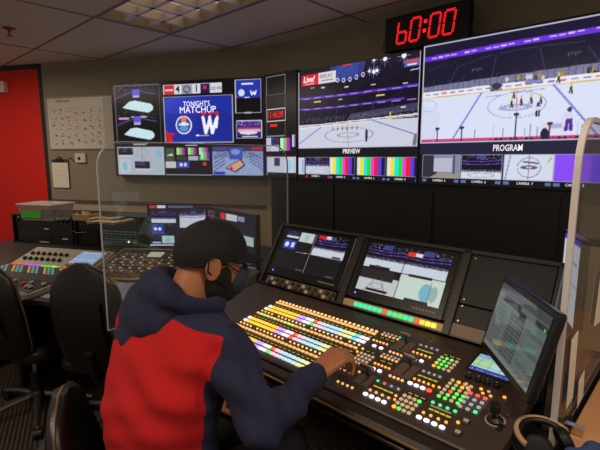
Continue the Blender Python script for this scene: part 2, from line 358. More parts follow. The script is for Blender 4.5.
c.rect(.04,pz(2.123),.235,pz(2.216),(214,22,52)); c.rect(.235,pz(2.123),.425,pz(2.216),(218,216,220))
c.line(.08,pz(2.137),.19,pz(2.137),.008,(240,190,200)); c.line(.27,pz(2.148),.39,pz(2.148),.008,(120,120,130))
c.frame(.004,pz(1.585),1.192,pz(2.255),.007,(190,190,205))
for k,(a_,b_) in enumerate(((-2.73,-2.447),(-2.446,-2.177),(-2.162,-1.888),(-1.876,-1.604))):
    x0_,x1_=px_(a_),px_(b_)-.006
    if k==0: arena_dark(c,x0_,pz(1.355),x1_,pz(1.503),.5); c.speck(c.box(x0_,pz(1.355),x1_,pz(1.42)),(150,150,175),.2)
    else: bars(c,x0_,pz(1.36),x1_,pz(1.505))
    c.frame(x0_,pz(1.358),x1_,pz(1.505),.004,(150,150,160))
    for q in (x0_,x1_-.02): c.rect(q,pz(1.325),q+.024,pz(1.343),(230,20,50) if k==0 else (110,125,190))
c.rect(-.01,pz(1.35),.075,pz(1.503),(200,205,222)); c.rect(.04,pz(1.36),.07,pz(1.48),(150,180,210))
t=display('wall_monitor','large wall screen marked PREVIEW showing a dark arena above four small camera pictures','monitor',(X0+pw/2-.008+.008,2.955,1.31),0,pw,ph,.07,.008,c,'big screens on the right-hand wall')
mb=Caps(t); P=lambda x,z:(x-(X0+pw/2),z-1.31)
mb.text('PREVIEW',*P(-2.212,1.551),.004,.052,WCAP,width=.175,bold=.001)
for i,x in enumerate((-2.6,-2.32,-2.03,-1.75)): mb.text('CAMERA  %d'%(i+1),*P(x,1.338),.004,.022,WCAP,width=.095)
mb.text('Live!',*P(-2.685,2.172),.004,.07,em((245,235,240),1),width=.13,shear=.2,bold=.001);
mb.text('REPLAY',*P(-2.49,2.18),.004,.042,em((60,60,70),.5),width=.14);
mb.build('caption',t)
# ---- PROGRAM wall monitor
X0=-1.602; c=Cv(pw-.016,ph+.012,300,(22,20,44)); Z0=1.318
def q(x): return x-X0
yb=pz(1.605)
c.rect(0,yb,2,2,(27,24,48)); c.noise(c.box(0,yb,2,2),4)
c.line(-.02,pz(2.178),.62,pz(2.192),.034,(104,52,214)); c.line(.6,pz(2.192),1.3,pz(2.190),.034,(104,52,214))
for k in range(26):
    x=.02+k*.046
    if k%8 not in(0,5): c.line(x,pz(2.179+.02*x),x+.03,pz(2.179+.02*x),.009,(214,180,250))
for (a_,b_,a2,b2) in ((-1.352,2.097,-1.418,1.968),(-1.101,2.141,-1.122,2.0),(-.850,2.140,-.812,2.0),(-.605,2.109,-.53,2.0),(-.42,2.10,-.36,2.02)):
    c.line(q(a_),pz(b_),q(a2),pz(b2),.004,(72,68,100))
c.line(q(-1.352),pz(2.10),q(-1.12),pz(2.146),.004,(62,58,90)); c.line(q(-1.08),pz(2.146),q(-.86),pz(2.150),.004,(62,58,90)); c.line(q(-.84),pz(2.15),q(-.62),pz(2.14),.004,(62,58,90)); c.line(q(-1.56),pz(2.10),q(-1.44),pz(2.125),.003,(70,66,100))
for (cx,cz) in ((-1.25,2.055),(-.70,2.07)):
    for k in range(6): c.line(q(cx+.012*k),pz(cz+.006*(k%3)),q(cx+.012*k),pz(cz+.02),.005,(110,106,140))
# glass, boards, bench people
g=c.poly([(q(-1.61),pz(1.94)),(q(-1.61),pz(1.99)),(q(-1.35),pz(2.0)),(q(-.38),pz(2.02)),(q(-.38),pz(1.95))],(118,116,148)); c.noise(g,22)
for k in range(34): x=.01+k*.036; c.line(x,pz(1.93),x,pz(2.0+.015*(k%3)),.004,(70,66,98),.8)
for k in range(26):
    x=q(-1.12+RNG.random()*.62); z=1.955+.03*RNG.random(); c.ell(x,pz(z),.010,.016,[(30,26,40),(170,140,40),(60,60,90),(200,200,210)][k%4])
c.poly([(q(-1.61),pz(1.915)),(q(-1.61),pz(1.955)),(q(-.38),pz(1.965)),(q(-.38),pz(1.925))],(226,226,238))
for k in range(20): x=.03+k*.06; c.line(x,pz(1.937+.006*x),x+.03,pz(1.937+.006*x),.009,[(150,120,160),(90,90,150),(200,80,90)][k%3],.8)
c.rect(q(-.92),pz(1.94),q(-.82),pz(1.96),(60,66,160),.6)
ice=c.poly([(q(-1.61),yb),(q(-1.61),pz(1.912)),(q(-.38),pz(1.924)),(q(-.38),yb)],(212,219,240)); c.noise(ice,3)
c.line(q(-1.61),pz(1.914),q(-.38),pz(1.926),.006,(206,180,80)); c.poly([(q(-1.61),yb),(q(-1.61),pz(1.88)),(q(-1.45),pz(1.8)),(q(-1.50),yb)],(196,204,230),.5)
c.line(q(-1.181),pz(1.915),q(-1.365),pz(1.62),.011,(120,128,205)); c.line(q(-.763),pz(1.922),q(-.50),pz(1.60),.011,(120,128,205)); c.line(q(-.963),pz(1.915),q(-.952),pz(1.6),.006,(220,110,130))
c.ell(q(-.965),pz(1.822),.172,.078,(120,130,190),ring=.97); c.ell(q(-.965),pz(1.808),.10,.02,(160,168,205),ring=.6)
for a_,b_ in ((-1.15,1.885),(-1.0,1.90),(-.9,1.90)): c.line(q(a_),pz(b_),q(a_+.09),pz(b_+.004),.006,(150,158,196))
for k in range(9): c.line(q(-1.06+.02*k),pz(1.80),q(-1.05+.02*k),pz(1.83-.01*(k%2)),.005,(140,148,190))
c.ell(q(-1.56),pz(1.86),.07,.04,(150,160,205),ring=.94)
c.ell(q(-1.088),pz(1.948),.03,.022,(60,60,90)); c.speck(c.box(q(-1.13),pz(1.92),q(-1.05),pz(1.96)),(40,40,60),.5)
for x,z,h_ in ((-.980,1.9,.05),(-.99,1.845,.06),(-.934,1.855,.06),(-.878,1.86,.06),(-.825,1.855,.06),(-.672,1.90,.06),(-.74,1.965,.05)):
    c.line(q(x),pz(z-.016),q(x),pz(z+.012),.011,(40,38,30)); c.line(q(x),pz(z+.006),q(x),pz(z+.016),.012,(216,190,60)); c.line(q(x)-.006,pz(z-.035),q(x)-.004,pz(z-.02),.005,(30,30,40)); c.line(q(x)+.006,pz(z-.035),q(x)+.005,pz(z-.02),.008,(30,30,40))
for k in range(6): x=q(-.836)+.0; c.line(x-.014,pz(1.775+.006*k),x+.014,pz(1.775+.006*k),.003,(30,30,46) if k%2 else (190,190,205))
c.line(q(-.836),pz(1.812),q(-.836),pz(1.82),.016,(60,50,60)); c.line(q(-.842),pz(1.75),q(-.842),pz(1.775),.01,(24,24,34)); c.line(q(-.828),pz(1.75),q(-.828),pz(1.775),.01,(24,24,34))
c.rect(q(-.80),pz(1.665),q(-.645),pz(1.705),(236,190,196),.6); c.rect(q(-.77),pz(1.672),q(-.70),pz(1.695),(120,150,220),.6)
x=q(-.668); c.line(x,pz(1.715),x,pz(1.755),.036,(206,208,228)); c.line(x-.012,pz(1.66),x-.006,pz(1.715),.018,(76,44,150)); c.line(x+.014,pz(1.66),x+.01,pz(1.715),.018,(76,44,150)); c.ell(x,pz(1.775),.012,.014,(70,50,80)); c.line(x-.03,pz(1.72),x-.018,pz(1.75),.012,(206,208,228))
# near boards and glass posts
c.line(q(-1.61),pz(1.618),q(-.38),pz(1.622),.018,(214,60,120)); c.line(q(-1.61),pz(1.606),q(-.38),pz(1.61),.010,(120,60,120))
for k,x in enumerate((-1.50,-1.30,-1.21,-1.09,-1.03,-.957,-.90,-.87,-.83,-.62,-.60,-.57)): c.line(q(x),pz(1.60),q(x),pz(1.68+.02*(k%2)),.006,(90,86,130) if k%3 else (170,176,210))
for x in (-1.475,-1.30,-.957,-.765): c.line(q(x),pz(1.60),q(x),pz(1.69 if x!=-.957 else 1.76),.008,(50,46,80)); c.ell(q(x),pz(1.70 if x!=-.957 else 1.765),.016,.010,(50,46,80))
for k in range(22):
    x=q(-1.1+.03*k); c.ell(x,pz(1.608),.014,.016,(60,30,60) if k%3 else (170,40,60))
c.ell(q(-.79),pz(1.64),.022,.035,(30,28,50)); c.line(q(-1.61),pz(1.685),q(-1.0),pz(1.685),.003,(170,178,215))
c.rect(q(-.38),yb,2,2,(200,205,230),0)
c.rect(0,pz(1.525),2,yb-.001,(31,31,58)); c.frame(.004,yb,1.192,pz(2.268),.008,(196,196,212))
c.rect(0,-1,2,pz(1.525),(12,12,22))
for k,(a_,b_) in enumerate(((-1.578,-1.298),(-1.288,-1.02),(-1.008,-.727),(-.722,-.42))):
    x0_,x1_=q(a_),q(b_); y0_,y1_=pz(1.36),pz(1.52); w_=x1_-x0_; h_=y1_-y0_; bx=c.box(x0_,y0_,x1_,y1_)
    if k==0:
        c.rect(x0_,y0_,x1_,y1_,(126,132,156)); c.rect(x0_,y0_,x1_,y0_+h_*.22,(150,140,120)); c.poly([(x0_,y0_),(x0_,y1_),(x0_+w_*.3,y1_),(x0_+w_*.42,y0_+h_*.2),(x0_+w_*.2,y0_)],(46,44,54)); c.rect(x0_+w_*.32,y0_+h_*.25,x0_+w_*.8,y0_+h_*.85,(176,180,198)); c.line(x0_+w_*.85,y0_+h_*.2,x0_+w_*.85,y1_,.01,(70,70,90)); c.noise(bx,8)
    elif k==1:
        arena_dark(c,x0_,y0_,x1_,y1_,.30); c.noise(bx,6); c.ell(x0_+w_*.5,y0_+h_*.15,.09,.014,(150,150,170),ring=.85)
    elif k==2:
        c.rect(x0_,y0_,x1_,y1_,(206,212,226)); c.ell(x0_+w_*.52,y0_+h_*.5,.068,.062,(90,96,130),ring=.95); c.ell(x0_+w_*.52,y0_+h_*.5,.05,.012,(80,86,120),ring=.4); c.line(x0_+w_*.52,y0_,x0_+w_*.52,y1_,.004,(150,90,110)); c.line(x0_+.01,y0_,x0_+.035,y1_,.006,(110,120,200)); c.line(x1_-.03,y0_+h_*.7,x1_-.012,y0_+h_*.9,.006,(150,150,60)); c.line(x0_+w_*.4,y0_+h_*.72,x0_+w_*.7,y0_+h_*.66,.008,(60,60,50))
    else:
        c.rect(x0_,y0_,x1_,y1_,(132,72,240)); c.rect(x0_+w_*.62,y0_,x1_,y1_,(96,50,226))
    c.frame(x0_,y0_,x1_,y1_,.004,(170,170,190))
    for s_ in (x0_,x1_-.04): c.rect(s_+.002,pz(1.328),s_+.036,pz(1.348),(226,24,50) if (k==3 and s_!=x0_) else (96,110,160))
t=display('wall_monitor','large wall screen marked PROGRAM showing a bright ice hockey rink','monitor',(X0+pw/2,2.955,1.31),0,pw,ph+.028,.07,.008,c,'big screens on the right-hand wall',strength=1.05)
mb=Caps(t); P=lambda x,z:(x-(X0+pw/2),z-1.31)
mb.text('PROGRAM',*P(-.986,1.560),.004,.056,WCAP,width=.178,bold=.001)
for i,x in enumerate((-1.436,-1.156,-.87,-.6)): mb.text('CAMERA  %d'%(i+5),*P(x,1.340),.004,.022,WCAP,width=.095)
mb.build('caption',t)
# ---- narrow middle display
X0=-3.275; w_,h_=.44,.97; c=Cv(w_-.016,h_-.016,110,(12,11,16)); 
def r_(a,b,cc,d,col): c.rect(a-X0,b-Z0,cc-X0,d-Z0,col)
c.frame(.03,pz(2.09),.285,pz(2.255),.006,(120,120,130)); c.frame(.03,pz(1.95),.285,pz(2.08),.0,(0,0,0))
r_(-3.25,1.85,-3.0,1.95,(46,20,24)); c.frame(.03,pz(1.845),.285,pz(1.955),.007,(230,230,235)); c.frame(.03,pz(1.70),.285,pz(2.26),.004,(140,140,150))
r_(-3.20,1.79,-3.10,1.82,(235,30,30)); r_(-3.25,1.70,-3.0,1.712,(140,140,150))
arena_dark(c,.03,pz(1.56),.2,pz(1.69),.45); c.rect(.02,pz(1.56),.09,pz(1.69),(190,190,210)); bars(c,.215,pz(1.565),.365,pz(1.685)); bars(c,.375,pz(1.6),.42,pz(1.71))
r_(-3.25,1.36,-2.85,1.51,(196,200,214)); c.rect(.13,pz(1.42),.21,pz(1.50),(50,50,66)); c.ell(.34,pz(1.43),.03,.055,(150,200,225)); c.frame(.03,pz(1.36),.4,pz(1.51),.004,(120,120,140)); r_(-3.255,1.335,-3.235,1.352,(30,220,60)); r_(-2.86,1.335,-2.845,1.352,(220,30,50))
t=display('wall_monitor','narrow tall wall screen with small clock and colour bar pictures, left of the PREVIEW screen','monitor',(X0+w_/2,2.955,1.31),0,w_,h_,.07,.008,c)
mb=Caps(t); mb.text('11:46:09',-.06,1.90-1.31,.004,.085,em((235,40,40),1),width=.21); mb.build('caption',t)
# ---- big left monitor 1.80 x 1.0 on the back wall
c=Cv(1.79,1.0,300,(9,9,14)); A0=-.245; B0=1.298
def rr(a,b,cc,d,col,al=1.): return c.rect(a-A0,b-B0,cc-A0,d-B0,col,al)
def aerial(zc):
    c.poly([(-.12-A0,zc-.045-B0),(-.03-A0,zc+.02-B0),(.04-A0,zc+.03-B0),(.24-A0,zc-.01-B0),(.27-A0,zc-.04-B0),(.26-A0,zc-.08-B0),(.21-A0,zc-.105-B0),(.08-A0,zc-.085-B0),(-.06-A0,zc-.06-B0)],(196,226,232)); c.noise(c.box(-.15-A0,zc-.12-B0,.3-A0,zc+.04-B0),10,.5)
    c.line(-.19-A0,zc+.06-B0,0-A0,zc+.12-B0,.012,(84,70,150)); c.line(.1-A0,zc+.13-B0,.30-A0,zc+.09-B0,.012,(84,70,150)); c.line(-.17-A0,zc+.08-B0,.02-A0,zc+.16-B0,.006,(66,56,120)); c.line(.1-A0,zc+.17-B0,.30-A0,zc+.12-B0,.006,(66,56,120))
    c.rect(.01-A0,zc+.08-B0,.11-A0,zc+.15-B0,(96,80,200)); c.rect(.02-A0,zc+.06-B0,.10-A0,zc+.085-B0,(170,160,230)); c.speck(c.box(-.18-A0,zc+.13-B0,.3-A0,zc+.22-B0),(150,150,170),.05)
    c.line(-.01-A0,zc-.145-B0,.18-A0,zc-.145-B0,.016,(190,190,200))
rr(-.21,1.66,.35,2.285,(7,7,13)); aerial(2.09); aerial(1.80); c.frame(-.21-A0,1.66-B0,.35-A0,2.28-B0,.008,(100,100,108)); c.line(-.17-A0,1.93-B0,-.05-A0,1.93-B0,.02,(200,150,190))
rr(.40,2.165,1.085,2.268,(214,214,220)); rr(.41,2.17,.53,2.262,(196,26,44)); rr(.62,2.17,.745,2.262,(150,160,182)); c.ell(.68-A0,2.215-B0,.045,.04,(60,80,150),ring=.6); c.ell(.68-A0,2.225-B0,.02,.02,(230,110,40)); rr(.84,2.17,.94,2.262,(24,28,84)); rr(.87,2.21,.91,2.245,(210,40,60)); rr(.945,2.17,.948,2.262,(60,60,70));  c.line(.43-A0,2.21-B0,.51-A0,2.21-B0,.02,(240,200,205))
b=rr(.40,1.66,1.20,2.14,(28,44,158)); c.ell(.62-A0,2.05-B0,.3,.09,(40,64,196),.6,clip=b); c.ell(1.0-A0,1.8-B0,.25,.2,(24,36,132),.6,clip=b); c.frame(.40-A0,1.66-B0,1.20-A0,2.14-B0,.010,(170,172,190))
c.poly([(.41-A0,1.80-B0),(.45-A0,1.76-B0),(.53-A0,1.765-B0),(.475-A0,1.72-B0),(.50-A0,1.665-B0),(.41-A0,1.665-B0)],(206,22,44))
c.line(.61-A0,1.966-B0,1.0-A0,1.97-B0,.008,(150,40,110))
cx,cy=.63-A0,1.845-B0; c.ell(cx,cy,.097,.097,(230,232,240)); c.ell(cx,cy,.083,.083,(232,110,40)); c.ell(cx,cy,.080,.080,(34,82,176)); c.ell(cx,cy+.055,.03,.035,(238,120,60)); c.rect(cx-.03,cy-.0,cx+.03,cy+.03,(235,238,245)); c.rect(cx-.06,cy-.005,cx+.06,cy+.018,(220,228,240)); c.ell(cx,cy-.035,.05,.03,(80,150,215))
wx_,wz=.955-A0,1.84-B0
for k in range(2):
    x=wx_-.055+.075*k
    c.line(x-.04,wz+.08,x-.012,wz-.08,.036,(240,240,245)); c.line(x-.012,wz-.08,x+.038,wz+.06,.036,(240,240,245))
c.line(wx_+.055,wz-.02,wx_+.07,wz+.08,.03,(240,240,245))
for k in range(3): c.ell(wx_-.085+.075*k,wz+.118,.022,.022,(214,30,44))
c.line(.78-A0,1.735-B0,.80-A0,1.735-B0,.02,(235,235,245)); c.line(.82-A0,1.735-B0,.92-A0,1.735-B0,.012,(190,150,200))
c.line(.70-A0,1.652-B0,.85-A0,1.652-B0,.010,(180,180,190)); c.line(.64-A0,1.632-B0,.78-A0,1.632-B0,.010,(190,190,200)); c.line(0-A0,1.645-B0,.15-A0,1.645-B0,.016,(170,170,180))
rr(1.235,2.10,1.51,2.28,(34,52,164)); c.ell(1.30-A0,2.155-B0,.035,.035,(210,220,240)); c.line(1.40-A0,2.17-B0,1.415-A0,2.13-B0,.014,(240,240,245)); c.line(1.415-A0,2.13-B0,1.43-A0,2.16-B0,.014,(240,240,245)); c.line(1.43-A0,2.16-B0,1.445-A0,2.13-B0,.014,(240,240,245)); c.line(1.445-A0,2.13-B0,1.46-A0,2.17-B0,.014,(240,240,245)); c.rect(1.33-A0,2.10-B0,1.39-A0,2.112-B0,(210,210,220)); c.poly([(1.24-A0,2.13-B0),(1.27-A0,2.115-B0),(1.25-A0,2.1-B0),(1.235-A0,2.1-B0)],(200,20,40)); c.line(1.31-A0,2.24-B0,1.42-A0,2.24-B0,.02,(225,225,235))
c.frame(1.235-A0,1.955-B0,1.51-A0,2.285-B0,.007,(196,196,204)); c.line(1.34-A0,1.955-B0,1.40-A0,1.955-B0,.02,(170,170,180))
rr(1.24,1.70,1.515,1.87,(52,30,120)); rr(1.25,1.76,1.505,1.79,(200,170,215)); rr(1.25,1.79,1.505,1.81,(180,50,70)); c.ell(1.37-A0,1.755-B0,.10,.02,(226,206,226)); c.speck(c.box(1.24-A0,1.82-B0,1.51-A0,1.87-B0),(190,170,250),.2); rr(1.25,1.70,1.5,1.722,(20,20,30)); c.line(1.3-A0,1.712-B0,1.47-A0,1.712-B0,.012,(210,210,220)); c.frame(1.24-A0,1.70-B0,1.515-A0,1.875-B0,.007,(200,200,210))
# lower row
rr(-.22,1.31,.375,1.617,(182,190,200)); 
for (a_,b_) in ((-.21,1.51),(.0,1.36)): arena_dark(c,a_-A0,b_-B0,a_+.19-A0,b_+.10-B0,.2)
rr(-.20,1.33,-.06,1.48,(190,206,214)); c.ell(-.13-A0,1.41-B0,.03,.05,(140,190,214)); c.ell(.31-A0,1.54-B0,.035,.055,(140,190,214)); c.ell(.31-A0,1.38-B0,.03,.045,(150,196,216)); c.ell(.10-A0,1.55-B0,.07,.05,(150,156,176),ring=.9); c.line(.1-A0,1.47-B0,.1-A0,1.61-B0,.004,(150,110,130))
rr(.385,1.31,.95,1.617,(12,10,22)); rr(.395,1.45,.50,1.60,(70,84,60)); c.poly([(.40-A0,1.52-B0),(.47-A0,1.55-B0),(.49-A0,1.52-B0)],(200,210,220)); rr(.39,1.39,.52,1.46,(196,202,208))
for k in range(3): bars(c,.53+.135*k-A0,1.53-B0,.65+.135*k-A0,1.61-B0); c.rect(.53+.135*k-A0,1.47-B0,.65+.135*k-A0,1.52-B0,((56,58,66),(176,182,196),(46,170,120))[k])
bars(c,.82-A0,1.48-B0,.93-A0,1.56-B0); rr(.53,1.39,.68,1.46,(52,72,176)); c.ell(.58-A0,1.425-B0,.02,.02,(220,225,240)); c.ell(.63-A0,1.425-B0,.018,.02,(220,225,240)); rr(.84,1.42,.88,1.45,(230,60,60)); rr(.385,1.31,.95,1.322,(150,150,170))
b=rr(.955,1.315,1.53,1.618,(150,168,206)); c.noise(b,14); rr(.955,1.565,1.53,1.618,(60,52,84)); rr(1.40,1.58,1.52,1.61,(210,30,50)); rr(.97,1.575,1.12,1.61,(70,70,190)); c.speck(c.box(.96-A0,1.5-B0,1.52-A0,1.6-B0),(70,60,110),.3)
for k in range(4): c.line(.97-A0,1.36+.04*k-B0,1.1-A0,1.44+.035*k-B0,.012,(90,104,160)); c.line(1.52-A0,1.38+.035*k-B0,1.38-A0,1.46+.03*k-B0,.012,(96,108,160))
rr(1.15,1.48,1.3,1.60,(60,84,180)); c.ell(1.22-A0,1.56-B0,.05,.03,(130,150,225)); c.poly([(1.10-A0,1.39-B0),(1.22-A0,1.345-B0),(1.33-A0,1.42-B0),(1.28-A0,1.49-B0)],(60,56,130)); c.poly([(1.12-A0,1.395-B0),(1.21-A0,1.36-B0),(1.31-A0,1.425-B0),(1.27-A0,1.475-B0)],(226,170,120)); c.ell(1.17-A0,1.39-B0,.02,.014,(200,40,60)); rr(.965,1.32,1.10,1.35,(50,50,190))
a=Vector(S(A0+.895,.10)); t=display('wall_monitor',"largest wall screen on the fabric back wall showing TONIGHT'S MATCHUP in blue",'monitor',(a.x,a.y,1.29),WA,1.806,1.016,.08,.008,c,strength=1.0)
mb=Caps(t); P=lambda s,z:(s-(A0+.895),z-1.29); CW=em((240,240,248),1)
mb.text("TONIGHT'S",*P(.79,2.060),.004,.075,CW,width=.31); mb.text('MATCHUP',*P(.80,1.998),.004,.095,CW,width=.42)
DK=em((24,24,34),.4); mb.text('4',*P(.575,2.215),.004,.10,DK,bold=.002); mb.text('1',*P(.795,2.215),.004,.10,DK,bold=.002); mb.text('2nd',*P(.983,2.213),.004,.062,DK,width=.058); mb.text('60:00',*P(1.054,2.213),.004,.05,DK,width=.052)
mb.build('caption',t)
# wall bracket / black cabinet wall behind and beneath the right-hand screens
t=empty('screen_stand',(-1.9,3.06,0),label='tall matte black cabinet front beneath the PREVIEW and PROGRAM screens',cat='cabinet')
mb=MB(); BW=mat('black_panel',(8,8,11),.6)
mb.box((0,0,.655),(2.62,.16,1.31),BW); mb.build('body',t)
for x,w_ in ((-.9,.78),(-.04,.9),(.83,.8)): one('door',lambda m:m.rbox((x,-.085,.65),(w_,.012,1.24),mat('black_door',(10,10,14),.6),r=.004,ch=.002),t)
# ---- red LED clock
t=empty('wall_clock',(-1.59,2.93,2.275),(UP,0,0),'black digital wall clock with red 60:00 digits above the PREVIEW screen','clock')
one('housing',lambda m:m.rbox((0,.118,-.04),(.63,.236,.075),BLK2,r=.006,ch=.003),t)
LED=em((255,30,40),1.7); gw,gh=.095,.155
def seg(mb,x0,y0,x1,y1,n):
    for k in range(n):
        u=k/(n-1) if n>1 else .5; x=x0+(x1-x0)*u; y=y0+(y1-y0)*u
        for d in (-.0045,.0045):
            xx=x+(d if abs(y1-y0)>abs(x1-x0) else 0); yy=y+(d if abs(x1-x0)>abs(y1-y0) else 0)
            mb.lathe([(.0031,0),(.0031,.002)],LED,6,M=Matrix.Translation((xx+.12*yy,yy,0)))
SEG={'6':'fgedc','0':'abcdef'}
def digit(ch,x):
    mb=MB(); w,h=.072,.150
    D=dict(a=(.008,h,w-.008,h,7),b=(w,h-.01,w,h/2+.008,7),c=(w,h/2-.008,w,.01,7),d=(.008,0,w-.008,0,7),e=(0,h/2-.008,0,.01,7),f=(0,h-.01,0,h/2+.008,7),g=(.008,h/2,w-.008,h/2,7))
    for s_ in SEG[ch]: seg(mb,*D[s_])
    mb.build('digit',t,loc=(x,.043,-.001))
for ch,x in (('6',-.215),('0',-.112),('0',.035),('0',.138)): digit(ch,x)
mb=MB()
for y in (.045,.105):
    for i in range(3):
        for j in range(3): mb.lathe([(.0038,0),(.0038,.002)],LED,6,M=Matrix.Translation((-.005+i*.008+.12*y,y+j*.008,0)))
mb.build('colon',t,loc=(-.004,.043,-.001))
mb=MB(); wire=mat('wire_grey',(90,80,78),.6)
mb=MB(); mb.tube([(-.32,.12,-.05),(-.36,.08,-.06),(-.375,.03,-.07),(-.35,.01,-.07),(-.32,.02,-.06)],.004,BLK,6); mb.build('cable',t); mb=MB(); mb.tube([(.315,.10,-.04),(.36,.09,-.04),(.41,.14,-.05),(.44,.20,-.06),(.43,.30,-.07)],.003,wire,6); mb.build('cable',t); mb=MB(); mb.tube([(.315,.05,-.04),(.37,.05,-.04),(.43,.10,-.05),(.46,.20,-.06),(.46,.30,-.07)],.003,wire,6)
mb.build('cable',t)
# ------------------------------------------------------------------ wall items on the back wall
def wallitem(name,label,cat,s,z,off=.0): p=S(s,off,z); return empty(name,p,(UP,0,WA),label,cat)
t=wallitem('whiteboard','white wall calendar board covered with red and black handwriting','whiteboard',-.745,1.61,.002)
WBM=mat('whiteboard',(206,200,186),.35)
one('board',lambda m:m.box((0,.29,.006),(.96,.58,.012),WBM),t)
def f_(m):
    for sx in(-1,1): m.box((sx*.487,.29,.008),(.014,.60,.02),SILV); m.box((0,.29+sx*.297,.008),(.96,.014,.02),SILV)
one('frame',f_,t); rp,bp_=mat('red_ink',(190,50,56),.7),mat('blue_ink',(60,60,90),.7); gl=mat('grid_ink',(165,160,152),.7)
def f_(m):
    for i in range(8): m.box((-.44+i*.105,.25,.0125),(.002,.46,.0006),gl)
    for j in range(6): m.box((-.07,.03+j*.088,.0125),(.74,.002,.0006),gl)
    for i in range(7):
        for j in range(5):
            for k in range(5):
                x=-.43+i*.105+RNG.random()*.05; y=.04+j*.088+RNG.random()*.065
                m.box((x+.015,y,.0125),(.008+.03*RNG.random(),.005+.004*RNG.random(),.0006),rp if (i*3+j*5+k)%3==0 else bp_,rot=(0,0,RNG.random()*.8-.4))
    m.box((.385,.29,.0124),(.16,.56,.0006),mat('board_side',(176,170,158),.4))
    m.text('FEBRUARY',-.25,.545,.0125,.04,bp_,width=.2)
one('writing',f_,t)
t=wallitem('clipboard','clipboard with blank paper sheets hanging below the whiteboard','clipboard',-1.11,1.135)
one('board',lambda m:m.rbox((0,.17,.006),(.25,.35,.008),mat('clipboard',(60,52,44),.6),r=.01),t)
one('paper',lambda m:(m.box((0,.155,.014),(.235,.30,.006),PAP),m.box((.0,.155,.0175),(.16,.002,.0004),gl),m.box((0,.2,.0175),(.16,.002,.0004),gl)),t)
one('clip',lambda m:(m.rbox((0,.335,.018),(.11,.035,.014),BLK,r=.008),m.tube([(-.03,.345,.02),(-.02,.375,.02),(.02,.375,.02),(.03,.345,.02)],.005,BLK,6)),t)
t=wallitem('thermostat','small square cream wall control beside the clipboard','thermostat',-.80,1.435)
one('body',lambda m:m.rbox((0,.06,.015),(.15,.11,.03),mat('cream_plastic',(214,200,170),.5),r=.01,ch=.004),t); one('dial',lambda m:m.box((-.01,.055,.031),(.035,.035,.004),BLK),t)
one('wire',lambda m:m.tube([(-.075,.03,.02),(-.11,.02,.01),(-.14,.06,.008),(-.18,.05,.008)],.004,BLK,6),t)
p=S(-1.66,.0,2.30); t=empty('sensor_box',p,(UP,0,WA),'small white box fixed high on the red wall','sensor'); one('body',lambda m:m.rbox((-.22,.05,.03),(.16,.13,.06),WHT,r=.01,ch=.005),t); one('lens',lambda m:m.box((-.22,.05,.061),(.05,.03,.004),BLK),t)
# ------------------------------------------------------------------ audio desk and what stands on it (frame turned with the back wall; local x along it, -y to the room)
DA=WA
def L(s,o,z): return S(s,o,z)
DW=mat('desk_top_dark',(38,32,30),.5)
t=empty('audio_desk',L(.62,1.75,0),(0,0,DA),'long dark sound desk carrying the mixers and rack cases','desk')
one('desk_top',lambda m:m.rbox((0,0,.735),(2.3,1.75,.03),DW,r=.02,ch=.004),t)
for x in(-1.1,0,1.1): one('side_panel',lambda m:m.box((x,.1,.36),(.03,1.3,.715),BLK2),t)
# rack cases
def rack(s,label,units):
    t=empty('rack_case',L(s,1.355,.751),(0,0,DA),label,'rack','rack cases on the sound desk')
    w=.645; h=.255
    def f_(m):
        m.box((0,.2,.006),(w,.4,.012),BLK); m.box((0,.2,h-.006),(w,.4,.012),BLK)
        for sx in(-1,1): m.box((sx*(w/2-.008),.2,h/2),(.016,.4,h-.024),BLK)
        m.box((0,.39,h/2),(w-.03,.012,h-.024),BLK2)
    one('case',f_,t); iw=w-.034; z=.014
    for (u,kind) in units:
        hh=u*.0444; y=.02
        def g_(m):
            m.rbox((0,y+.1,z+hh/2),(iw,.2,hh-.002),mat('rack_face',(20,19,20),.4),r=.002,ch=.001)
            if kind=='knobs':
                for k in range(12): m.cyl((-.27+k*.048,y,z+hh*.5),(-.27+k*.048,y-.016,z+hh*.5),.009,.008,BLK,12); m.box((-.27+k*.048,y-.001,z+hh*.82),(.012,.002,.004),em((190,190,180),.5))
            if kind=='blank':
                m.box((.03,y-.001,z+hh*.8),(.05,.002,.004),em((180,190,190),.5)); m.rbox((.03,y-.004,z+hh*.45),(.10,.012,.012),BLK2,r=.002); m.box((.22,y-.001,z+hh*.25),(.06,.002,.006),em((170,170,165),.3))
            if kind=='led':
                m.box((-.1,y-.001,z+hh*.62),(.09,.002,.014),em((60,90,40),.8))
                for k in range(10): m.cyl((-.26+k*.035,y,z+hh*.35),(-.26+k*.035,y-.013,z+hh*.35),.008,.007,mat('knob_grey',(110,106,100),.5),10)
                for k in range(16): m.box((-.28+k*.03,y-.001,z+hh*.85),(.007,.002,.004),em((230,120,50) if k%4==0 else (90,200,170),.8))
            if kind=='patch':
                for i in range(22):
                    for j in range(6):
                        m.box((-.04+i*.0155,y-.001,z+hh*(.12+.15*j)),(.006,.002,.007),em((96,150,140),.45) if (i*j)%3 else em((60,90,84),.3))
                m.box((-.2,y-.003,z+hh*.5),(.2,.006,hh*.8),BLK2); m.ell((.2,y-.003,z+hh*.3),(.009,.004,.009),em((240,240,225),1.2))
        one('rack_unit',g_,t); z+=hh
    return t
rack(-.078,'left black rack case with a row of knobs, under the plastic bin',[(3.3,'blank'),(1.8,'knobs')])
rack(.585,'right black rack case with lit meters, under the brown papers',[(3.3,'patch'),(1.8,'led')])
t=empty('tape_label',L(-.13,1.352,.742),(0,0,DA)); o=one('tape_label',lambda m:m.box((0,0,0),(.10,.003,.02),mat('masking_tape',(226,202,150),.8)),None); o.location=L(-.06,.873,.742); bpy.data.objects.remove(t)
o.location=L(.33,.0,0); o.rotation_euler=(0,0,DA); o.location=L(-.07,1.347,.760); tag(o,'strip of cream tape stuck along the bottom of the left rack case','tape')
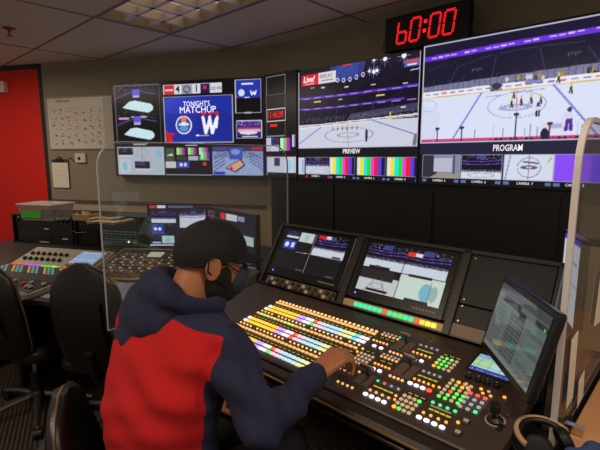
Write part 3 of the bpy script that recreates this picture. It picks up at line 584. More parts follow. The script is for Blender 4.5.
# plastic bin
t=empty('plastic_bin',L(.19,1.55,1.007),(0,0,DA),'clear plastic bin with green tape label on top of the left rack case','bin')
CLR=clear_mat('frosted_plastic',(.86,.84,.82),.8,haze=.22)
def f_(m):
    rings=[]
    for (w,d,z) in ((.29,.20,0),(.33,.23,.115),(.34,.24,.12),(.325,.225,.115),(.28,.19,.004)):
        rings.append([(sx*w/2,sy*d/2,z) for sx,sy in((-1,-1),(1,-1),(1,1),(-1,1))])
    m.loops(rings,CLR,cap=(1,1))
one('tub',f_,t); one('lid',lambda m:m.rbox((0,0,.127),(.36,.26,.012),clear_mat('lid_plastic',(.8,.8,.8),.8,haze=.55),r=.02,ch=.004),t)
one('tape',lambda m:m.box((-.04,-.114,.05),(.19,.003,.05),mat('green_tape',(60,200,40),.6),rot=(R(-10),0,0)),t)
one('writing',lambda m:m.text('HD PM',-.04,.05,0,.04,BLK,width=.13,M=Matrix.Translation((0,-.1175,0))@Euler((UP-R(10),0,0)).to_matrix().to_4x4()),t)
o=one('cable_coil',lambda m:[m.tube([(.0+(.06+.006*k)*math.cos(a/8*PI),(.04+.004*k)*math.sin(a/8*PI),.012+.014*k+.003*math.sin(a)) for a in range(17)],.008,BLK,6) for k in range(4)],None,True); o.location=L(.19,1.55,1.013); o.rotation_euler=(0,0,DA); tag(o,'coiled black cable packed inside the clear plastic bin','cable')
o=one('loose_cable',lambda m:[m.tube([(x,-.02+.02*k,.01+.012*k),(x+.06,.0+.02*k,.02+.01*k),(x+.13,-.03+.03*k,.012+.01*k)],.009,BLK,6) for k,x in ((0,-.06),(1,-.02),(2,-.08),(1,.0))],None,True); o.location=L(.41,1.38,1.008); o.rotation_euler=(0,0,DA); tag(o,'tangle of black cables lying beside the plastic bin','cable')
o=one('hanging_cable',lambda m:m.tube([(0,.12,.018),(.0,.0,.022),(.03,-.025,-.03),(.10,-.03,-.10),(.2,-.03,-.13),(.30,-.03,-.12)],.005,BLK,6),None,True); o.location=L(.12,1.355,1.0); o.rotation_euler=(0,0,DA); tag(o,'thin black cable drooping across the front of the left rack case','cable')
t=empty('control_box',L(.52,1.5,1.007),(0,0,DA),'small tan box with buttons sitting between the two rack cases','device')
one('body',lambda m:m.rbox((0,0,.025),(.16,.12,.05),mat('tan_box',(176,142,90),.6),r=.008),t)
def f_(m):
    for i in range(4):
        for j in range(3): m.cyl((-.05+i*.033,-.035+j*.03,.05),(-.05+i*.033,-.035+j*.03,.064),.009,.008,[CHR,BLK,WHT,mat('gold_knob',(210,160,70),.4)][(i+j)%4],10)
one('knobs',f_,t,True)
def sheet(name,label,cat,loc,rz,w,d,m,amp,th=.004,seed=1):
    mb=MB(); n=14; rng=np.random.default_rng(seed); ph=rng.random(6)*6
    def zz(x,y): return amp*(math.sin(9*x+ph[0])*math.cos(11*y+ph[1])+.6*math.sin(23*x+17*y+ph[2])+1.5)
    for k,off in ((0,th),(1,0)):
        vs=[];fs=[]
        for j in range(n+1):
            for i in range(n+1):
                x=(i/n-.5)*w*(1+.05*math.sin(j*.9+ph[3])); y=(j/n-.5)*d*(1+.08*math.sin(i*.8+ph[4])); vs.append((x,y,zz(x,y)+off))
        for j in range(n):
            for i in range(n): fs.append((j*(n+1)+i,j*(n+1)+i+1,(j+1)*(n+1)+i+1,(j+1)*(n+1)+i))
        mb.add(vs,fs,m)
    o=mb.build(name,None,True); o.location=loc; o.rotation_euler=(0,0,rz); return tag(o,label,cat)
BRN=mat('brown_paper',(196,158,112),.85)
sheet('paper_bag','crumpled brown paper bag lying on the right rack case','bag',L(.74,1.50,1.008),DA+.2,.26,.20,BRN,.012,seed=3)
sheet('paper_stack','flattened sheaf of cream papers at the right end of the rack top','paper',L(.83,1.58,1.008),DA-.1,.24,.26,mat('cream_paper',(222,196,152),.85),.004,th=.012,seed=5)
sheet('folder','dark folder under papers overhanging the right rack case end','folder',L(.83,1.30,1.007),DA,.18,.12,BLK,.003,th=.01,seed=8)
# mixer 1
t=empty('audio_mixer',L(.77,2.27,.751),(0,0,DA),'grey audio mixing console with coloured strip and touchscreen, nearest the red wall','audio mixer','mixers on the sound desk')
MG=mat('mixer_grey',(150,142,120),.5)
W_=.66
one('body',lambda m:m.loops([[(x,-.36,0),(x,-.36,.025),(x,.14,.04),(x,.36,.11),(x,.36,0)] for x in(-W_/2,W_/2)],MG),t)
sl=math.atan2(.07,.22); sl2=math.atan2(.015,.5)
def face(name,y,z,a,fn): return one(name,fn,t,loc=None) 
Mt=Matrix.Translation((0,.25,.0755))@Euler((sl,0,0)).to_matrix().to_4x4(); Mf=Matrix.Translation((0,-.11,.034))@Euler((sl2,0,0)).to_matrix().to_4x4()
def addM(mb,fn,M):
    k=MB(); fn(k); b=len(mb.v); mb.v+=[tuple(M@Vector(v)) for v in k.v]; mb.f+=[tuple(b+i for i in f) for f in k.f]; mb.m+=[mb.mi(k.mats[i]) for i in k.m]
for r_i in range(2):
    for k in range(7):
        mb=MB(); addM(mb,lambda m:m.lathe([(.014,0),(.013,.012),(.006,.016)],BLK,12),Mt@Matrix.Translation((-.28+k*.048,-.045+r_i*.07,.002))); mb.build('knob',t,True)
mb=MB(); addM(mb,lambda m:m.rbox((.20,0,.004),(.22,.19,.01),mat('mixer_bezel',(150,110,96),.5),r=.01),Mt); mb.build('touchscreen_bezel',t)
mb=MB(); addM(mb,lambda m:m.box((.20,0,.0105),(.19,.15,.002),em((112,140,172),.85)),Mt); addM(mb,lambda m:[m.box((.20+dx,dy,.012),(.16,.006,.001),em((150,176,200),.8)) for dx,dy in((0,.06),(0,-.03))],Mt); mb.build('touchscreen',t)
def f_(m):
    for k in range(14):
        x=-.295+k*.028; col=[(235,60,40),(235,60,40),(235,60,40),(235,60,40),(200,70,230),(200,70,230),(200,70,230),(200,70,230),(200,70,230),(60,235,60),(60,235,60),(60,235,60),(240,220,60),(60,220,90)][k]
        m.box((x,.235,.004),(.022,.016,.004),em(col,.8))
    for k in range(5): m.box((.13+k*.035,.235,.004),(.028,.014,.004),em([(235,90,50),(70,235,70),(70,235,70),(235,220,60),(235,80,60)][k],.8))
mb=MB(); addM(mb,f_,Mf); mb.build('scribble_strip',t)
mb=MB(); addM(mb,lambda m:m.box((0,-.01,.001),(.62,.46,.003),mat('mixer_face',(30,28,28),.5)),Mf); mb.build('fader_panel',t)
def f_(m):
    for k in range(20):
        x=-.295+k*.031
        for j in range(4): m.box((x,.19-j*.033,.006),(.014,.010,.006),em([(120,150,140),(60,70,66),(200,150,90),(90,160,150)][(k+j*3)%4],.6))
mb=MB(); addM(mb,f_,Mf); o=mb.build('keys',t); o['kind']='stuff'
for k in range(20):
    mb=MB(); yy=-.13+.04*math.sin(k*1.7); addM(mb,lambda m:(m.box((-.295+k*.031,-.1,.0035),(.003,.14,.002),BLK2),m.rbox((-.295+k*.031,yy,.012),(.014,.028,.014),mat('fader_cap',(170,166,158),.5) if k%5 else mat('fader_cap_red',(220,60,40),.5),r=.003)),Mf); mb.build('fader',t)
one('arm_rest',lambda m:m.rbox((0,-.372,.018),(W_,.05,.034),mat('mixer_rest',(176,168,146),.5),r=.01,ch=.006),t)
# mixer 2: curved dark console
t=empty('audio_mixer',L(1.36,1.95,.751),(0,0,DA+R(10)),'dark curved intercom mixer with tan rim and small white display, behind the clear screen','audio mixer','mixers on the sound desk')
def arc(w,d,n=10): return [(-w/2+w*i/n,-d/2-.06*math.sin(PI*i/n)) for i in range(n+1)]+[(w/2-w*i/n,d/2) for i in range(n+1)]
one('body',lambda m:m.loops([[(x,y,0) for x,y in arc(.5,.42)],[(x,y,.03+(y+.21)*.17) for x,y in arc(.5,.42)]],mat('mixer_dark',(40,35,31),.5)),t)
s3=math.atan(.17); M3=Matrix.Translation((0,0,.068))@Euler((s3,0,0)).to_matrix().to_4x4()
mb=MB(); addM(mb,lambda m:m.rbox((.03,.11,.006),(.1,.075,.01),mat('display_pale',(200,205,190),.4,emit=.35),r=.005),M3); mb.build('display',t)
def f_(m):
    for i in range(14):
        for j in range(7):
            if abs(i-7.5)<2 and j>4: continue
            m.rbox((-.21+i*.032,-.16+j*.045,.004),(.016,.014,.008),[em((150,140,120),.25),BLK,em((90,80,70),.2),em((200,160,110),.35)][(i*2+j)%4],r=.003)
mb=MB(); addM(mb,f_,M3); o=mb.build('keys',t); o['kind']='stuff'
one('rim',lambda m:m.tube([(x,y,.034+(y+.21)*.17) for x,y in arc(.5,.42)+[arc(.5,.42)[0]]],.006,TAN,6),t,True)
# blue grey mat
t=sheet('desk_mat','blue-grey patterned mat spread on the desk corner beside the clear screen','mat',L(1.45,2.40,.751),DA-.15,.56,.42,mat('denim_mat',(140,154,170),.8,noise=.35,nscale=30),.0006,th=.003,seed=11)
o=one('desk_cable',lambda m:m.tube([(0,0,.0),(.06,.05,.03),(.14,.06,.035),(.24,.03,.03),(.34,.0,.0)],.006,wire,6),None,True); o.location=L(1.0,1.62,.757); o.rotation_euler=(0,0,DA); tag(o,'grey cable arching over the desk between mixer and rack case','cable')
# desk monitors A and B
def desk_mon(label,loc,rz,w,h,cv,tilt=0.,z0=.03):
    t=display('desk_monitor',label,'monitor',loc,rz,w,h,.03,.010,cv,'screens on the sound desk',strength=.9,tilt=tilt)
    return t
c=Cv(.50,.34,150,(26,30,44)); c.rect(0,.30,.5,.34,(30,26,44)); c.rect(.01,.31,.06,.335,(220,40,60)); c.rect(.07,.31,.14,.335,(220,220,228)); c.rect(.16,.315,.36,.33,(90,96,140)); c.rect(.02,.23,.2,.25,(70,72,96)); c.rect(.02,.20,.2,.255,(26,26,40)); arena_dark(c,.02,.19,.22,.29,.35); arena_dark(c,.25,.15,.48,.29,.75); c.rect(.02,.10,.12,.18,(44,66,160)); c.ell(.05,.14,.014,.014,(230,235,245)); c.ell(.085,.14,.014,.014,(230,235,245)); c.rect(.10,.02,.2,.085,(176,206,196)); c.ell(.15,.05,.02,.025,(140,190,200)); c.rect(.02,.02,.09,.035,(190,195,205)); c.rect(.0,.0,.5,.012,(180,190,220)); c.rect(.24,.03,.46,.10,(18,20,34))
def mid(p,q_): return tuple((a_+b_)/2 for a_,b_ in zip(p,q_))
desk_mon('small desk screen with tiny rink pictures, left of the man\'s cap',mid((-3.34,1.728,.775),(-2.96,2.08,.775)),math.atan2(.352,.38),.52,.355,c)
c=Cv(.63,.34,170,(24,26,44)); c.rect(0,.28,.63,.34,(16,16,30)); c.rect(.02,.285,.12,.325,(60,40,60)); c.frame(.03,.285,.11,.325,.004,(200,120,120)); c.rect(.2,.28,.26,.325,(214,40,60)); c.rect(.27,.28,.41,.325,(200,204,216)); c.rect(.42,.29,.5,.32,(140,150,180)); c.rect(.02,.2,.62,.205,(80,84,110)); c.rect(.40,.17,.48,.2,(180,40,60)); c.rect(.48,.14,.60,.2,(170,196,180)); c.rect(.3,.1,.44,.16,(150,150,170)); bars(c,.38,.02,.58,.10); arena_dark(c,.05,.05,.3,.18,.4)
pa,pb=Vector((-2.69,1.845,.79)),Vector((-2.05,1.775,.79)); desk_mon("small desk screen with colour bars, partly hidden behind the man's cap",tuple((pa+pb)/2),math.atan2(pb.y-pa.y,pb.x-pa.x),.645,.36,c)
for (x,y,lab) in ((-3.15,1.94,'dark monitor stand foot under the desk screen left of the cap'),(-2.37,1.85,'dark monitor stand foot under the desk screen behind the cap')):
    o=one('monitor_stand',lambda m:(m.rbox((0,0,.006),(.2,.15,.012),BLK,r=.02),m.box((0,.03,.05),(.05,.02,.1),BLK)),None); o.location=(x,y+.0,.751); o.rotation_euler=(0,0,DA); tag(o,lab,'monitor stand')
# ------------------------------------------------------------------ side desk joining sound desk and switcher desk
t=empty('corner_desk',(0,0,0),label='dark desk joining the sound desk and the switcher desk behind the man',cat='desk')
cdp=[S(1.78,.9)[:2],S(1.78,2.83)[:2],(-1.815,.75),(-1.815,2.49)]
one('desk_top',lambda m:m.poly(cdp,.73,.751,DW),t); one('side_panel',lambda m:m.box((-2.25,2.2,.365),(.7,.03,.73),BLK2),t)
t=empty('intercom_panel',(-2.12,1.55,.757),(0,0,R(-5)),'low black key panel on the corner desk beyond the mask','intercom')
one('body',lambda m:m.loops([[(x,-.12,0),(x,-.12,.02),(x,.12,.09),(x,.12,0)] for x in(-.24,.24)],BLK),t)
mb=MB(); M5=Matrix.Translation((0,0,.057))@Euler((math.atan2(.07,.24),0,0)).to_matrix().to_4x4()
addM(mb,lambda m:[m.rbox((-.2+i*.04,-.06+j*.05,.002),(.02,.02,.008),GRY if (i+j)%3 else em((220,210,80),.8),r=.003) for i in range(11) for j in range(3)],M5); o=mb.build('keys',t); o['kind']='stuff'
# ------------------------------------------------------------------ switcher desk
t=empty('switcher_desk',(-1.0,1.45,0),label='black desk under the lit production switcher with a metal front edge',cat='desk')
one('desk_top',lambda m:m.box((-.0225,.02,.74),(1.575,.92,.04),BLK2),t)
one('side_panel',lambda m:m.box((-.79,.1,.36),(.03,.75,.72),BLK2),t); one('side_panel',lambda m:m.box((.745,.1,.36),(.03,.75,.72),BLK2),t)
one('back_panel',lambda m:m.box((0,.44,.36),(1.55,.02,.72),BLK2),t)
one('edge_rail',lambda m:m.rbox((-.0225,-.448,.70),(1.57,.012,.014),mat('rail_steel',(90,84,80),.35,metal=.8),r=.003),t)
# ---- the switcher itself. local frame: x = X+.96, y up the slope from the front edge, z normal
T9=R(9); CX=-.985
t=empty('production_switcher',(CX,.985,.7976),(T9,0,0),'wide video switcher covered with rows of lit coloured keys under the man\'s hand','switcher'); SW=t
def kl(X,Y): return (X-CX,(Y-.985)/math.cos(T9))
one('body',lambda m:m.rbox((0,.228,-.02),(1.35,.462,.04),PANEL,r=.012,ch=.004),t)
one('arm_rest',lambda m:m.rbox((0,-.028,-.018),(1.35,.05,.03),mat('rest_pad',(34,26,22),.45),r=.02,ch=.01),t)
one('front_trim',lambda m:m.rbox((0,-.0565,-.014),(1.35,.006,.010),mat('brass_trim',(190,150,96),.3,metal=.9),r=.002),t)
KC={'y':(246,196,66),'p':(196,160,240),'w':(236,226,240),'r':(236,96,60),'k':(240,190,214),'b':(176,210,228),'g':(214,220,160),'c':(96,210,230),'W':(236,232,252),'G':(96,226,96),'s':(255,206,130),'t':(236,176,112),'a':(250,170,84),'o':(255,168,40),'R':(250,80,50),'P':(186,160,128),'S':(170,156,140),'E':(70,220,140),'v':(196,220,120)}
KCs={'o':1.3,'W':1.1,'R':1.25}
def kmat(ch): return mat('key_'+ch,KC[ch],.35,emit=(.95 if ch not in 'PS' else .62)*KCs.get(ch,1.))
singles=[]; bulk=MB()
def key(X,Y,ch,w=.0125,h=.0125,shape='r',single=False,hh=.005):
    x,y=kl(X,Y); m=kmat(ch)
    if single and len(singles)<98:
        mb=MB(); mb.rbox((0,0,hh/2),(w,h,hh),m,r=(w/2*.98 if shape=='o' else w*.22),ch=.0012,seg=3); singles.append(mb.build('key',SW,shape=='o',loc=(x,y,.0002)))
    else: bulk.rbox((x,y,hh/2+.0002),(w,h,hh),m,r=(w/2*.98 if shape=='o' else w*.22),ch=.0012,seg=2)
N=26; p=.0207; xs=[-1.388+k*p for k in range(N)]
rowc='w'+'y'*8+'pp'+'ww'+'r'+'kk'+'bbbb'+'ggg'+'c'+'www'; rowc2='w'+'y'*8+'pp'+'ww'+'G'+'kk'+'bbbb'+'ggg'+'c'+'www'
rowc3='w'+'y'*8+'pp'+'ww'+'r'+'kk'+'bb'+'bb'+'gg'+'kp'+'pww'
for k,x in enumerate(xs):
    key(x,1.338,'s',.0125,.011,'o'); key(x,1.320,'t',.018,.012)
    for Y,rc in ((1.277,rowc),(1.2525,rowc2)): key(x,Y,rc[k],.0185,.0155,'r')
    if k%9!=4: key(x,1.2285,'s' if k>1 else 'o',.009,.0085,'o')
    key(x,1.206,('v' if k in(1,2,3,5,8,9,10,13) else 't'),.0165,.0105)
    if k<23:
        for Y,rc in ((1.158,rowc),(1.1335,rowc2)): key(x,Y,(rowc3 if Y<1.14 else rc)[k],.0185,.0155,'r')
        if k%9!=4: key(x,1.109,'s' if k!=6 else 'a',.009,.0085,'o')
        key(x,1.087,'a' if k in(2,12) else 't',.0165,.0105)
    if k<24:
        for Y,rc in ((1.041,rowc),(1.0165,rowc2)): key(x,Y,rc[k],.0185,.0155,'r')
def grid(x0,x1,y0,y1,nx,ny,cols,w=.0105,shape='o',single=True):
    for j in range(ny):
        for i in range(nx):
            key(x0+(x1-x0)*i/(nx-1),y0+(y1-y0)*j/max(ny-1,1),cols[j][i] if j<len(cols) else 'P',w,w,shape,single)
def rowk(x0,x1,Y,cols,w=.008,h=None,shape='o',single=True):
    n=len(cols)
    for i,ch in enumerate(cols):
        if ch!='.': key(x0+(x1-x0)*i/max(n-1,1),Y,ch,w,h or w,shape,single)
# big and right-hand keys first, so that they are the ones kept apart
rowk(-.695,-.631,1.019,'WWWW',.0165,.0135); rowk(-.614,-.552,1.136,'WWWR',.0165,.0135); rowk(-.521,-.455,1.020,'WWWW',.0165,.0135)
rowk(-.822,-.794,1.252,'WW',.0165,.0135); rowk(-.665,-.642,1.257,'WW',.015,.0125); rowk(-.748,-.724,1.137,'WW',.0165,.0135)
grid(-.598,-.551,1.077,1.019,4,4,['PPPG','PPPP','PPPP','oGPP'][0:4],.0125)
grid(-.598,-.548,1.312,1.255,4,4,['PGGP','GGPP','oGGP','aGPP'],.0115)
grid(-.518,-.462,1.218,1.129,4,6,['PoPP','PPoP','PGPP','PRGG','PGGG','GGPG'],.0115)
rowk(-.519,-.454,1.095,'EEEE',.0105); grid(-.452,-.410,1.190,1.122,3,4,['RRR','SSS','SSS','SSE'],.0105,'r')
rowk(-.5,-.37,1.224,'.P.oP.o',.010,.008); rowk(-.49,-.38,1.208,'.a.aa.',.009,.008)
grid(-.833,-.786,1.19,1.136,4,4,['PPPP','PPPP','PPPP','PPPP'],.0115,single=False)
for X in (-.414,): 
    for Y in (1.073,1.023):
        x,y=kl(X,Y); o=one('key',lambda m:(m.rbox((0,0,.003),(.019,.017,.006),BLK,r=.003),m.rbox((0,0,.008),(.014,.012,.006),mat('key_grey',(150,144,130),.5,emit=.2),r=.003)),SW,loc=(x,y,.0002)); singles.append(o)
rowk(-.84,-.776,1.346,'SSSSE',.009,single=False); rowk(-.84,-.776,1.331,'aaaaa',.009,single=False); rowk(-.845,-.79,1.283,'otttt',.009,single=False)
rowk(-.756,-.712,1.250,'tttt',.010,single=False); rowk(-.765,-.707,1.226,'SSSSS',.009,single=False); rowk(-.765,-.707,1.211,'aaaaa',.009,single=False); rowk(-.76,-.706,1.165,'oaaaa',.009,single=False)
rowk(-.683,-.640,1.134,'tttt',.010,single=False); rowk(-.694,-.630,1.042,'aaaa',.009,single=False); rowk(-.614,-.552,1.162,'aaaao',.009,single=False); rowk(-.520,-.455,1.043,'aaaa',.009,single=False); rowk(-.43,-.43,1.06,'a',.010,single=False)
rowk(-.69,-.63,1.342,'SSSS',.0085,single=False); rowk(-.69,-.63,1.29,'aaaaa',.009,single=False); rowk(-.61,-.556,1.212,'SSSS',.009,single=False); rowk(-.70,-.628,1.092,'ERSS',.009,single=False)
rowk(-.618,-.618,1.062,'a',.009,single=False); rowk(-.612,-.612,1.045,'a',.008,single=False); rowk(-.535,-.535,1.165,'a',.009,single=False); rowk(-.86,-.775,1.098,'EEGt',.009,single=False); rowk(-.86,-.80,1.08,'tttt',.009,single=False); rowk(-.80,-.745,1.02,'tttt',.009,single=False)
rowk(-.845,-.845,1.215,'s',.009,single=False); rowk(-.85,-.85,1.19,'o',.010,single=False)
o=bulk.build('keys',SW); o['kind']='stuff'; o['label']='rows of small lit keys'
# printed plates, label strips
STR=mat('label_dark',(30,30,22),.4); YT=em((190,180,50),.42); NAV=mat('plate_navy',(66,76,102),.45)
mb=MB()
def strip(x0,x1,Y,h=.011,m=STR,dash=True,n=None,z=.0012):
    a_,y=kl((x0+x1)/2,Y); mb.box((a_,y,z/2),(x1-x0,h,z),m)
    if dash:
        n=n or int((x1-x0)/.0207)
        for k in range(n): mb.box((kl(x0+(x1-x0)*(k+.5)/n,Y)[0],y,z+.0003),((x1-x0)/n*(.85 if n==4 else .62),h*(.55 if n==4 else .32),.0006),YT)
strip(-1.39,-.86,1.298,.013,n=24); strip(-1.39,-.86,1.181,.013,n=24); strip(-1.39,-.89,1.064,.013,n=22)
strip(-.84,-.775,1.313,.010); strip(-.76,-.705,1.19,.010); strip(-.69,-.63,1.316,.012,n=4); strip(-.617,-.55,1.187,.012,n=4); strip(-.70,-.63,1.067,.012,n=4); strip(-.518,-.452,1.067,.012,n=4)
strip(-.605,-.54,1.332,.009,n=3); strip(-.60,-.54,1.096,.009,n=3); strip(-.83,-.79,1.212,.008,n=2)
strip(-.70,-.62,1.342,.017,NAV,False); strip(-.62,-.545,1.212,.018,NAV,False); strip(-.71,-.62,1.092,.018,NAV,False); strip(-.71,-.62,1.042,.016,NAV,False); strip(-.845,-.77,1.339,.032,NAV,False); strip(-.462,-.398,1.157,.085,NAV,False); strip(-.77,-.70,1.219,.032,NAV,False)
strip(-.52,-.46,1.083,.006,mat('tape_grey',(170,160,150),.6),False)
mb.build('label_plate',SW)
# faders with T-bars
for (X0_,X1_,Ya,Yb,ty) in ((-.77,-.705,1.338,1.268,1.335),(-.69,-.626,1.222,1.150,1.225),(-.765,-.713,1.109,1.046,1.104)):
    cx_,cy_=kl((X0_+X1_)/2,(Ya+Yb)/2); f=MB(); w_=X1_-X0_; h_=Ya-Yb
    f.rbox((cx_,cy_,.001),(w_,h_,.002),mat('fader_plate',(96,78,62),.4),r=.002,ch=.0005); f.box((cx_+.003,cy_,.0022),(.004,h_*.85,.0008),BLK2)
    fo=f.build('fader',SW); bar=MB(); _,ty_=kl(0,ty); ty_-=.004
    bar.cyl((cx_-.002,ty_-.004,.002),(cx_-.006,ty_,.028),.0035,.003,BLK,8); bar.build('lever',fo)
    g=MB(); g.rbox((cx_-.006,ty_,.031),(.054,.013,.011),mat('tbar_grip',(74,58,52),.3,metal=.3),r=.006,ch=.004); g.box((cx_-.006,ty_,.0372),(.038,.004,.001),mat('tbar_line',(190,170,160),.3)); g.build('handle',fo,True)
for k,X in enumerate((-.486,-.457,-.431,-.405)):
    x,y=kl(X,1.257); one('knob',lambda m:(m.lathe([(.0095,0),(.0085,.012),(.006,.014)],BLK,14,M=Matrix.Translation((x,y,0))),m.box((x,y+.005,.0145),(.0015,.006,.001),WHT)),SW,True)
for X,Y in ((-.685,1.385),(-.672,1.378),(-.60,1.373),(-.585,1.37)):
    x,y=kl(X,Y); one('switch',lambda m:(m.cyl((x,y,0),(x,y,.004),.005,.005,CHR,10),m.cyl((x,y,.004),(x,y+.003,.014),.0022,.002,BLK,8)),SW,True)
c=Cv(.118,.098,60,(60,80,150)); c.rect(0,.078,.118,.098,(150,180,220)); c.rect(0,.02,.118,.078,(176,214,220)); c.rect(.0,.028,.055,.078,(176,216,160))
for k in range(7): c.line(k*.0168,.02,k*.0168,.078,.0012,(110,150,170)); 
for k in range(5): c.line(0,.02+k*.0145,.118,.02+k*.0145,.0012,(110,150,170))
c.rect(0,0,.118,.02,(44,60,140)); c.speck(c.box(0,.004,.118,.012),(210,220,240),.25); c.speck(c.box(0,.084,.118,.092),(40,60,120),.25)
x,y=kl(-.446,1.347); fo=one('display_frame',lambda m:m.rbox((x,y,.0015),(.134,.114,.003),BLK2,r=.004,ch=.001),SW); o=c.build('display',SW,x-.059,y-.049,.0034,.95); 
x,y=kl(-.358,1.122); one('joystick_ring',lambda m:m.lathe([(.026,0),(.026,.002),(.0215,.002),(.0215,0)],mat('ring_grey',(150,140,126),.4),28,M=Matrix.Translation((x,y,.0003))),SW,True)
one('joystick',lambda m:m.lathe([(.020,0),(.019,.006),(.010,.012),(.009,.022),(.0125,.028),(.0145,.040),(.012,.050),(.006,.052)],BLK,20,M=Matrix.Translation((x,y,.0005))),SW,True)
x,y=kl(-.338,1.10); one('switch',lambda m:(m.rbox((x,y,.004),(.012,.02,.008),BLK,r=.002),m.box((x,y+.012,.006),(.018,.003,.004),CHR)),SW); one('switch',lambda m:m.box((x+.004,y+.055,.004),(.014,.005,.006),CHR),SW)
# ------------------------------------------------------------------ monitor bridge. local x = X-CB, y up the face, z towards the operator
CB=-.985; SB=math.atan2(.28,.17); FH=.3276
BR=empty('monitor_bridge',(CB,1.447,.872),(SB,0,0),'sloped black equipment bridge behind the switcher holding two screens','equipment rack')
bx0,bx1=-1.645-CB,-.332-CB
FR=mat('bridge_frame',(40,34,31),.4)
def f_(m):
    # wedge body filling the space behind the face down to the desk
    sn,cs=math.sin(SB),math.cos(SB)
    def w2l(Y,Z): dy,dz=Y-1.447,Z-.872; return (dy*cs+dz*sn,-dy*sn+dz*cs)
    prof=[w2l(1.462,.874),w2l(1.625,1.141),w2l(1.665,1.138),w2l(1.665,.762),w2l(1.462,.762)]
    m.loops([[(x,a_,b_) for a_,b_ in prof] for x in(bx0,bx1)],BLK2)
one('body',f_,BR)
def f_(m):
    m.box(((bx0+bx1)/2,FH-.006,.006),(bx1-bx0,.014,.024),FR); m.box(((bx0+bx1)/2,.003,.004),(bx1-bx0,.006,.016),FR)
    for x,w_ in ((-1.638,.016),(-1.128,.030),(-.648,.026),(-.338,.012)): m.box((x-CB,FH/2,.006),(w_,FH-.004,.024),FR)
one('frame',f_,BR)
def ladder(x):
    mb=MB(); mb.box((x-CB,FH/2+.02,.003),(.014,FH-.06,.006),FR)
    for k in range(14): mb.box((x-CB,.06+k*.0185,.0065),(.008,.009,.001),BLK2)
    mb.build('rack_rail',BR)
for x in (-1.622,-1.15,-1.106,-.668): ladder(x)
def bl(m):
    m.rbox((-.492-CB,.22,.003),(.285,.19,.006),mat('blank_face',(15,14,15),.5),r=.003,ch=.001); m.rbox((-.492-CB,.085,.003),(.285,.068,.006),mat('blank_face2',(20,18,18),.5),r=.003,ch=.001)
one('blank_panel',bl,BR); one('lower_plate',lambda m:m.box((-.492-CB,.025,.006),(.285,.048,.008),mat('plate_tan',(120,100,78),.45,metal=.2)),BR)
for v in (.30,.14,.115,.06): one('screw',lambda m:m.lathe([(.005,0),(.004,.003)],MET,10,M=Matrix.Translation((-.618-CB,v,.0065))),BR)
one('key_plate',lambda m:m.rbox((-.888-CB,.017,.006),(.45,.034,.010),mat('plate_tan2',(186,156,112),.45,metal=.2),r=.003,ch=.001),BR)
kc=['E']*6+['R']+['E']*5+['G']+['E']*0+['R','y2','y2','y2']
KC['y2']=(240,226,70)
n=17; seq=[(40,220,160)]*6+[(236,84,50)]+[(40,220,160),(60,220,110),(60,220,110),(40,220,160),(40,220,160)]+[(236,84,50)]+[(232,206,60),(236,226,70),(240,226,70)]
for k,col in enumerate(seq):
    mb=MB(); mb.rbox((-1.045-CB+k*.0232,.019,.0135),(.0185,.017,.006),em(col,.95),r=.003,ch=.001); mb.build('key',BR)
one('knob_plate',lambda m:m.box((-1.385-CB,.022,.004),(.44,.044,.008),mat('plate_brown',(96,82,68),.45,metal=.2)),BR)
for j in range(2):
    for k in range(12):
        x=-1.575-CB+k*.0355+j*.01; one('knob',lambda m:m.lathe([(.0095,0),(.0088,.007),(.005,.009)],[BLK,mat('knob_pale',(190,172,144),.4),BLK][(k+j)%3],12,M=Matrix.Translation((x,.011+j*.020,.0085))),BR,True)
# the two screens sitting in the bridge
def bridge_screen(X0_,X1_,v0,v1,cv,label,b=.012,low=.034):
    w,h=X1_-X0_,v1-v0; sn,cs=math.sin(SB),math.cos(SB)
    base=(CB,1.447,.872); loc=((X0_+X1_)/2,1.447+v0*cs-.008*sn,.872+v0*sn+.008*cs)
    t=empty('control_monitor',loc,(SB,0,0),label,'monitor','screens in the switcher bridge')
    one('housing',lambda m:m.rbox((0,h/2,-.004),(w,h,.012),BEZ,r=.005,ch=.002),t)
    cv.build('screen',t,-w/2+b,low,.0026,.92,rough=.3)
    for k in range(7): one('button',lambda m:m.box((w/2-.12+k*.014,low/2,.0025),(.008,.006,.002),mat('btn_pale',(150,140,126),.5)),t)
    one('power_light',lambda m:m.ell((-w/2+.028,low*.55,.0025),(.004,.004,.002),em((90,90,255),3.)),t)
    return t
w_,h_=.392,.203; c=Cv(w_,h_,150,(20,18,20)); c.rect(0,0,w_,h_,(24,22,24)); arena_dark(c,.005,.165,.09,.2,.3); c.rect(.095,.15,.185,.2,(190,206,200)); c.ell(.14,.175,.012,.02,(160,190,190)); c.rect(.0,.105,.085,.15,(40,66,170)); c.ell(.025,.127,.014,.014,(226,232,240)); c.rect(.055,.115,.075,.14,(220,222,236)); c.rect(.1,.10,.19,.145,(26,24,28))
arena_dark(c,.2,.095,w_,.2,.38); c.rect(.215,.182,.262,.2,(214,40,50)); c.rect(.262,.184,.29,.2,(220,220,225)); c.line(.195,0,.195,.2,.003,(190,180,170)); c.line(.1,.095,.195,.097,.003,(170,164,160)); c.line(.195,.095,w_,.09,.002,(90,84,80)); c.rect(.14,.004,.185,.014,(80,76,72)); c.rect(.33,.004,.375,.014,(80,76,72)); c.rect(.33,.1,.38,.108,(40,40,46))
bridge_screen(-1.612,-1.158,.052,.312,c,'left screen in the bridge behind the switcher, lower half black',low=.042,b=.028)
w_,h_=.376,.212; c=Cv(w_,h_,150,(20,18,20))
for a_,b_ in ((.0,.105),(.188,.105)): arena_dark(c,a_,b_,a_+.186,h_,.38)
c.rect(.19,.18,.225,.2,(226,60,40)); c.rect(.225,.182,.255,.198,(226,226,230)); c.noise(c.box(0,.1,w_,h_),10)
